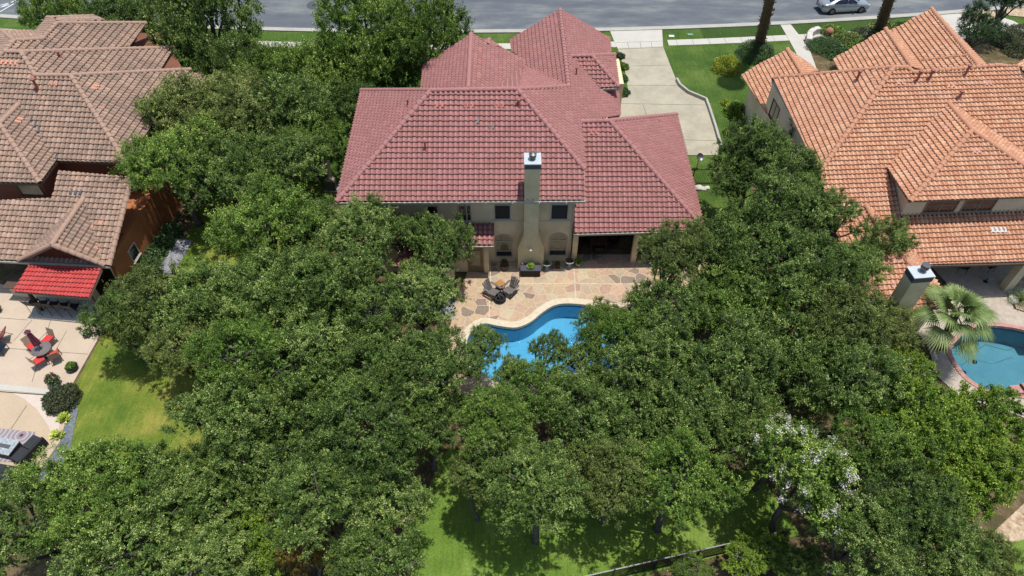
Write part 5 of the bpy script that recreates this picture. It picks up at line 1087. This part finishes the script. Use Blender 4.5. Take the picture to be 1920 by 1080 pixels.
# porch furniture (in the shade)
t = thing('patio_table', 'square dark patio table under the porch roof', 'table', P(1120, 462, .06)); MB().box((0, 0, .73), (1.1, 1.1, .04)).build('tabletop', M['bronze'], t)
for sx in (-1, 1):
    for sy in (-1, 1): MB().bar((sx * .48, sy * .48, 0), (sx * .48, sy * .48, .71), .05).build('leg', M['bronze'], t)
def pchair(loc, rz, label, seat='black', fr='black', group='chairs under the porch', name='patio_chair', cush=None, base=.42):
    t = thing(name, label, 'chair', loc, rz, group); MB().box((0, 0, base), (.5, .5, .03)).build('seat', M[seat], t); MB().bar((0, .26, base + .02), (0, .42, base + .55), .48, .025, up=(1, 0, 0)) 
    b = MB(); b.add([(-.25, .24, base), (.25, .24, base), (.25, .4, base + .55), (-.25, .4, base + .55), (-.25, .265, base), (.25, .265, base), (.25, .425, base + .55), (-.25, .425, base + .55)], [(3, 2, 1, 0), (4, 5, 6, 7), (0, 1, 5, 4), (1, 2, 6, 5), (2, 3, 7, 6), (3, 0, 4, 7)]); b.build('backrest', M[seat], t)
    if cush: MB().box((0, -.01, base + .05), (.5, .5, .07)).build('cushion', M[cush], t, bevel=.03)
    for sx in (-1, 1):
        MB().tube([(sx * .27, -.26, 0), (sx * .27, -.24, base + .2), (sx * .27, .3, base + .2)], .016, 6).build('armrest', M[fr], t)
        for y in (-.25, .25): MB().tube([(sx * .25, y * 1.15, 0), (sx * .25, y, base)], .015, 6).build('leg', M[fr], t)
    return t
pchair(P(1120, 477, .06), R_(180), 'black porch chair before the dark table, nearest the sunlit stones'); pchair(P(1098, 458, .06), R_(90), 'black porch chair left of the dark table'); pchair(P(1147, 462, .06), R_(-90), 'black porch chair right of the dark table')
# things by the left end of the main house
t = thing('condenser', 'grey air conditioning unit on a pad beside the rose roof corner', 'air conditioner', P(622, 352, 0)); MB().box((0, 0, .42), (.8, .8, .76)).build('cabinet', M['grey_met'], t, bevel=.03); MB().lathe((0, 0, .8), [(.34, 0), (.34, .02), (.05, .04)], 20).build('fan_grille', plain('tan_grille', lin(170, 160, 130), .6), t)
MB().box((0, 0, .02), (1, 1, .05)).build('pad', M['walk'], t)
t = thing('gate_post', 'tan stone gate pillar beside the left eave of the rose roof', 'pillar', P(618, 342, 0)); MB().box((0, 0, .85), (.5, .5, 1.7)).build('shaft', M['stucco'], t, bevel=.02); MB().box((0, 0, 1.73), (.6, .6, .08)).build('capstone', M['coping'], t, bevel=.02)
# satellite dish, iron fence and stones on the right of the rose house
t = thing('satellite_dish', 'small grey satellite dish on a pole beside the iron fence', 'satellite dish', P(1306, 316, 0)); MB().tube([(0, 0, 0), (0, 0, 1.0)], .025, 8).build('pole', M['black'], t)
d = MB(); d.lathe((0, 0, 0), [(.02, 0), (.16, .03), (.28, .1), (.28, .11), (.15, .045), (.02, .015)], 18); o = d.build('dish', M['grey_met'], t); o.location = (0, 0, 1.05); o.rotation_euler = (R_(50), 0, R_(20)); MB().tube([(0, 0, 1.05), (.05, -.3, 1.3)], .012, 6).build('feed_arm', M['grey_met'], t)
def fence(name, p, q, h, label, cat='fence', gap=.12, post=2.0, mat='black', lattice=False):
    L = (q - p).length; rz = math.atan2(q.y - p.y, q.x - p.x); t = thing(name, label, cat, p, rz); n = int(L / gap); pm = MB()
    if lattice:
        k = h - .1; g = MB(); m = int((L + k) / .16)
        for i in range(m + 1):
            x = -k + i * .16
            for sgn in (1, -1):
                xa, za, xb, zb = (x, .06, x + k, .06 + k) if sgn == 1 else (x + k, .06, x, .06 + k)
                for _ in range(2):
                    if xa > xb: xa, za, xb, zb = xb, zb, xa, za
                    if xa < 0 and xb > 0: za += (zb - za) * (-xa) / (xb - xa); xa = 0
                    if xb > L and xa < L: zb = za + (zb - za) * (L - xa) / (xb - xa); xb = L
                if xb > 0 and xa < L: g.bar((xa, .006 * sgn, za), (xb, .006 * sgn, zb), .04, .012, up=(0, 1, 0))
        g.build('lattice', M[mat], t)
    else:
        g = MB()
        for i in range(n): g.tube([(i * gap, 0, 0.04), (i * gap, 0, h)], .012, 5)
        g.build('pickets', M[mat], t)
    MB().bar((0, 0, h), (L, 0, h), .05, .04).build('top_rail', M['grey_met' if lattice else mat], t); MB().bar((0, 0, .1), (L, 0, .1), .04, .03).build('bottom_rail', M[mat], t)
    for i in range(int(L / post) + 1): MB().box((min(L, i * post), 0, h / 2 + .03), (.07, .07, h + .06)).build('post', M[mat], t)
    return t
fence('iron_fence', P(1296, 345, 0), P(1372, 345, 0), 1.3, 'black iron picket fence across the narrow lawn by the driveway end')
fence('lattice_fence', Vector((*P(1070, 1087, 1.15)[:2], 0)), Vector((*P(1482, 993, 1.15)[:2], 0)), 1.15, 'low black lattice fence with a pale rail along the bottom lawn', lattice=True)
for k, (x, y, s) in enumerate(((1310, 352, .3), (1318, 354, .24), (1326, 352, .2))):
    mb = MB(); me = None; bm = bmesh.new(); bmesh.ops.create_icosphere(bm, subdivisions=2, radius=s); g = random.Random(k)
    for v in bm.verts: v.co *= g.uniform(.85, 1.12); v.co.z *= .6
    me = bpy.data.meshes.new('stone'); bm.to_mesh(me); bm.free(); me.materials.append(M['boulder']); o = bpy.data.objects.new('boulder', me); C.objects.link(o); o.location = P(x, y, s * .3); tag(o, ('largest white boulder at the foot of the iron fence', 'middle white boulder at the foot of the iron fence', 'rightmost white boulder at the foot of the iron fence')[k], 'boulder', 'white boulders by the iron fence')
# ---------------- left patio ----------------
def recl(px, py, rz, label, z=.1, seat='sling', cush='red_cloth'):
    return pchair(P(px, py, z), rz, label, seat, 'bronze', 'cushioned chairs round the umbrella table', 'patio_chair', cush)
tc = P(89, 668, .1); t = thing('patio_table', 'round smoked glass table with a closed mauve umbrella on the tan patio', 'table', tc); MB().lathe((0, 0, .7), [(.5, 0), (.52, .01), (.5, .025), (.01, .025)], 32).build('tabletop', M['tabletop'], t); 
for k in range(4): a = k * 1.57 + .5; MB().tube([(math.cos(a) * .45, math.sin(a) * .45, 0), (math.cos(a) * .35, math.sin(a) * .35, .69)], .018, 6).build('leg', M['bronze'], t)
t = thing('parasol', 'closed mauve parasol standing in the glass table', 'umbrella', tc); MB().lathe((0, 0, 0), [(.2, 0), (.2, .06), (.04, .1)], 16).build('base', M['bronze'], t); MB().tube([(0, 0, 0), (0, 0, 2.35)], .02, 8).build('pole', M['bronze'], t)
mb = MB(); base = 0; vs = []; N = 16
for z, rr in ((2.38, .02), (2.2, .16), (2.12, .07), (1.95, .11), (1.6, .13), (1.25, .17), (1.1, .15)):
    for k in range(N): a = 6.283 * k / N; q = rr * (1.3 if k % 2 else .62); vs.append((math.cos(a) * q, math.sin(a) * q, z))
mb.add(vs, [(i * N + k, (i + 1) * N + k, (i + 1) * N + (k + 1) % N, i * N + (k + 1) % N) for i in range(6) for k in range(N)]); mb.build('canopy', M['umb'], t)
recl(69, 657, R_(55), 'sling chair with red cushion at the left of the umbrella table'); recl(97, 645, R_(-20), 'sling chair with red cushion behind the umbrella table'); recl(81, 684, R_(140), 'sling chair with red cushion at the near left of the table'); recl(109, 674, R_(215), 'sling chair with red cushion at the right of the table')
# bar with stools under the awning
bl = P(32, 566, .1); br = P(165, 580, .1); t = thing('bar_counter', 'stone faced outdoor bar under the red awning', 'bar counter', (bl + br) / 2 + Vector((0, .75, 0)), R_(-5)); MB().box((0, 0, .52), (5.2, .5, 1.04)).build('base', M['stucco_r'], t); MB().box((0, -.1, 1.07), (5.3, .85, .05)).build('counter_top', M['gutter_dark'], t)
MB().box((0, 1.3, .45), (4.6, .6, .9)).build('back_counter', M['stucco_red'], t)
tag(MB().prism([P(58, 597, .1), P(170, 608, .1), P(185, 566, .1), P(70, 560, .1)], .1, .22).build('bar_plinth', M['walk']), kind='structure')
nm = ('first bar stool from the left under the red awning', 'second bar stool from the left under the awning', 'middle bar stool under the red awning', 'fourth bar stool from the left under the awning', 'rightmost bar stool under the red awning, by the oak')
for i in range(5):
    f = i / 4; c = P(72 + 76 * f, 582 + 8 * f, .22); t = pchair(c, R_(-5 + (i % 2) * 12 + 180), nm[i], 'black', 'black', 'bar stools under the red awning', 'bar_stool', None, .72)
# lounge chair, table, pots, fire table, sofas
def lounge(px, py, rz, label):
    t = thing('sun_lounger', label, 'sun lounger', P(px, py, .1), rz, 'loungers at the left edge'); MB().box((0, -.5, .32), (.62, 1.2, .05)).build('seat', M['red_pot'], t, bevel=.02); MB().bar((0, .1, .34), (0, .6, .8), .6, .05, up=(0, 0, 1)).build('backrest', M['red_pot'], t)
    for sx in (-1, 1): MB().tube([(sx * .34, .6, 0), (sx * .34, .1, .5), (sx * .34, -1.1, .5), (sx * .34, -1.1, 0)], .018, 6).build('frame', M['bronze'], t)
lounge(2, 640, R_(-70), 'dark red sun lounger at the left edge of the patio')
t = thing('coffee_table', 'low dark glass table at the left edge of the patio', 'table', P(2, 660, .1), R_(-4)); MB().box((0, 0, .4), (.8, .6, .03)).build('tabletop', M['car_glass'], t)
for sx in (-1, 1):
    for sy in (-1, 1): MB().bar((sx * .36, sy * .26, 0), (sx * .36, sy * .26, .39), .03).build('leg', M['black'], t)
pot('planter', 'round black pot with green leaves on the patio beside the lawn edge', 138, 693, [(.2, 0), (.3, .16), (.33, .32), (.31, .36), (.27, .36), (.25, .3), (.02, .3)], 'black', 'lush', .3, fz=.28, leaf=.07)
pot('planter', 'tall leafy pot with pink flowers behind the dark round bush', 106, 722, [(.16, 0), (.22, .3), (.24, .34), (.2, .34), (.18, .3), (.02, .3)], 'brown_pot', 'shrub', .36, fz=.4, fl='flower_p', flat=1.5, N=600)
pot('planter', 'pot of white and red flowers under the oak at the patio corner', 166, 630, [(.16, 0), (.2, .25), (.22, .28), (.18, .28), (.16, .24), (.02, .24)], 'brown_pot', 'shrub', .26, fz=.25, fl='flower_w', N=300)
pot('planter', 'leafy pot at the left frame edge level with the bar plinth', -4, 585, [(.16, 0), (.2, .25), (.22, .28), (.18, .28), (.16, .24), (.02, .24)], 'brown_pot', 'bush_dark', .32, fz=.3, N=500)
t = thing('fire_table', 'square fire table with a pale mosaic top on the ringed rug', 'fire table', P(18, 845, .06), R_(-12)); MB().box((0, 0, .22), (1.05, .8, .44)).build('base', M['black'], t, bevel=.02); MB().box((0, 0, .46), (1.1, .85, .05)).build('tabletop', M['stone_top'], t); MB().box((0, 0, .49), (.6, .2, .02)).build('burner', M['grey_met'], t)
def sofa(px, py, rz, label, W=1.5):
    t = thing('rattan_sofa', label, 'sofa', P(px, py, .06), rz, 'black rattan seats round the fire table'); MB().box((0, 0, .2), (W, .8, .34)).build('base', M['rattan'], t, bevel=.02); MB().box((0, .36, .42), (W, .14, .5)).build('backrest', M['rattan'], t, bevel=.02)
    for i in (-1, 1): MB().box((i * W / 4, -.06, .42), (W / 2 - .03, .66, .12)).build('cushion', M['cushion_dk'], t, bevel=.03)
    return t
sofa(60, 850, R_(-112), 'black rattan sofa right of the fire table'); sofa(14, 893, R_(170), 'black rattan sofa below the fire table, partly under leaves', 1.6)
shrub(48, 905, .6, 'bush_dark', 'dark leafy shrub beside the lower rattan sofa', 1.0, .06, 77, 2200)
tag(MB().add([tuple(P(x, y, 2.35)) for x, y in ((-30, 500), (20, 496), (30, 504), (-30, 508))], [(0, 1, 2, 3)]).build('tmp', M['rug']), None); bpy.data.objects.remove(bpy.data.objects['tmp'])
# ---------------- right pool things ----------------
c = P(1826, 680, -.5); t = thing('pool_cleaner', 'small dark pool cleaner with hoses in the teal pool', 'pool cleaner', c); MB().lathe((0, 0, 0), [(.1, 0), (.14, .05), (.12, .14), (.04, .2)], 10).build('body', M['black'], t)
hs = MB(); hs.tube([Vector((0, 0, .15)), Vector((.1, .5, .3)), Vector((-.9, .8, .38)), Vector((-1.1, .3, .38))], .012, 6); hs.tube([Vector((.1, .5, .3)), Vector((.9, 1.0, .38)), Vector((2.0, .6, .38)), Vector((3.4, 1.1, .38))], .012, 6); hs.build('hose', M['black'], t)
mb = MB()
for i in range(4): q = P(1893 + i * 22, 735 - i * 5, 0); mb.box((q.x + .1, q.y - .1, .22), (.55, .5, .44), .12)
tag(mb.build('raised_wall', M['brick_cop']), 'raised red brick wall stub at the lower rim of the teal pool', 'low wall')
for k, (x, y, s) in enumerate(((1900, 563, .34), (1912, 548, .4), (1893, 548, .22))):
    bm = bmesh.new(); bmesh.ops.create_icosphere(bm, subdivisions=2, radius=s); g = random.Random(k + 9)
    for v in bm.verts: v.co *= g.uniform(.85, 1.12); v.co.z *= .7
    me = bpy.data.meshes.new('stone'); bm.to_mesh(me); bm.free(); me.materials.append(M['boulder']); o = bpy.data.objects.new('boulder', me); C.objects.link(o); o.location = P(x, y, s * .3); tag(o, ('pale boulder beside the spiky plant in the rock garden', 'largest pale boulder in the rock garden by the porch', 'smallest pale boulder near the porch column')[k], 'boulder', 'boulders in the rock garden')
pchair(P(1800, 508, .05), R_(160), 'dark chair under the right neighbour\'s porch, at left', group='chairs under the right porch'); pchair(P(1850, 506, .05), R_(200), 'dark chair under the right neighbour\'s porch, near the column', group='chairs under the right porch')
t = thing('side_table', 'small round pale table under the right porch', 'side table', P(1848, 528, .05)); MB().lathe((0, 0, .5), [(.24, 0), (.25, .02), (.02, .03)], 18).build('tabletop', M['urn'], t); MB().lathe((0, 0, 0), [(.16, 0), (.03, .05), (.03, .5)], 10).build('pedestal', M['black'], t)
# terracotta ball and rock in the front bed, meter covers
t = thing('garden_ball', 'terracotta ball ornament in the planted front bed', 'ornament', P(1552, 68, 0)); mb = MB(); mb.lathe((0, 0, .1), [(.02, 0), (.25, .08), (.38, .28), (.36, .5), (.22, .66), (.05, .72)], 16); mb.build('ball', plain('terracotta', lin(176, 118, 90), .8), t, smooth=True)
MB().lathe((0, 0, 0), [(.25, 0), (.25, .06), (.2, .12)], 12).build('foot', M['urn'], t)
mb = MB(); e = [P(x, y, 0) for x, y in ((1514, 84), (1516, 70), (1524, 64), (1534, 62))]
for i in range(3): mb.bar(e[i] + Vector((0, 0, .3)), e[i + 1] + Vector((0, 0, .3)), .5, .6)
tag(mb.build('stone_wall', M['boulder'], bevel=.06), 'low white stone wall curving at the corner of the front bed', 'low wall')
for k, (x, y, lb) in enumerate(((1259, 68, 'small pale meter lid in the verge grass'), (1294, 65, 'green utility lid in the verge grass'))): t = tag(MB().box((*P(x, y, .03)[:2], .05), (.5, .35, .06)).build('utility_lid', M['white'] if k == 0 else plain('green_lid', lin(120, 160, 140), .7), bevel=.02), lb, 'utility lid')
# ---------------- parked car ----------------
cp = P(1583, 27, 0); hd = .12; t = thing('parked_car', 'silver sedan parked at the kerb on the road', 'car', (cp.x, cp.y + .95, .01), hd)
# cross sections along x (nose +x): x, half width, sill z, belt z, roof half width, roof z
SEC = [(-2.42, .62, .42, .72, .5, .74), (-2.36, .8, .28, .92, .62, .95), (-2.1, .88, .24, 1.0, .66, 1.03), (-1.7, .91, .22, 1.0, .64, 1.08), (-1.2, .92, .2, .97, .6, 1.3), (-.7, .93, .2, .96, .58, 1.41), (0, .93, .2, .94, .58, 1.45), (.5, .93, .2, .93, .57, 1.38), (1.0, .92, .2, .92, .6, 1.14), (1.35, .92, .21, .9, .66, .97), (1.9, .9, .23, .84, .66, .88), (2.25, .82, .28, .74, .6, .77), (2.42, .6, .38, .6, .45, .62)]
vs = []; 
for x, hw_, z0, zb, rw, zr in SEC:
    prof = [(-hw_ * .92, z0), (-hw_, z0 + .14), (-hw_, zb - .16), (-hw_ * .95, zb), (-rw, zr - .03 if zr > zb + .1 else (zb + zr) / 2 + .01), (-rw * .5, zr + .01), (0, zr + .02)]
    prof = prof + [(-a, b) for a, b in reversed(prof[:-1])]; vs += [(x, y, z) for y, z in prof]
K = 13; body = MB().add(vs, [(i * K + k, i * K + k + 1, (i + 1) * K + k + 1, (i + 1) * K + k) for i in range(len(SEC) - 1) for k in range(K - 1)] + [tuple(range(K)), tuple((len(SEC) - 1) * K + k for k in reversed(range(K)))])
body.f = [f[::-1] for f in body.f]; bo = body.build('body', M['silver'], t, smooth=True); sb = bo.modifiers.new('s', 'SUBSURF'); sb.levels = sb.render_levels = 2
def glassq(nm, idx, off=.012):
    mb = MB(); 
    for q in idx:
        pts = [Vector(p) for p in q]; n_ = (pts[1] - pts[0]).cross(pts[2] - pts[0]).normalized(); mb.add([p + n_ * off for p in pts], [tuple(range(len(pts)))])
    return mb.build(nm, M['car_glass'], t)
glassq('rear_window', [[(-1.72, -.52, 1.07), (-1.72, .52, 1.07), (-1.12, .46, 1.33), (-1.12, -.46, 1.33)][::-1]], .03)
glassq('windscreen', [[(.55, -.48, 1.37), (.55, .48, 1.37), (1.28, .56, 1.02), (1.28, -.56, 1.02)][::-1]], .03)
glassq('sunroof', [[(-.35, -.36, 1.45), (.25, -.36, 1.44), (.25, .36, 1.44), (-.35, .36, 1.45)]], .02)
for sy in (-1, 1):
    for q in ([(-1.45, .84, 1.0), (-.1, .87, .99), (-.1, .66, 1.33), (-.95, .66, 1.3)], [(-.02, .87, .99), (1.0, .84, .97), (.5, .67, 1.27), (-.02, .66, 1.33)]):
        q = [(a, b * sy, c) for a, b, c in q]; glassq('side_window', [q[::-1] if sy > 0 else q], .05)
    MB().box((.85, sy * .99, .98), (.16, .18, .11)).build('mirror', M['silver'], t, bevel=.03); MB().box((-2.36, sy * .6, .82), (.12, .36, .12)).build('tail_light', M['tail'], t, bevel=.03); MB().box((2.26, sy * .6, .66), (.16, .34, .1)).build('headlight', M['lens'], t, bevel=.03)
    for x in (-1.45, 1.48):
        w_ = MB().tube([(x, sy * .78, .33), (x, sy * .97, .33)], .33, 24).build('wheel', M['tyre'], t); rm = MB().tube([(x, sy * .96, .33), (x, sy * .985, .33)], .21, 20); rm.build('rim', M['grey_met'], w_)
MB().box((0, 0, .26), (3.9, 1.6, .2)).build('underbody', M['black'], t)
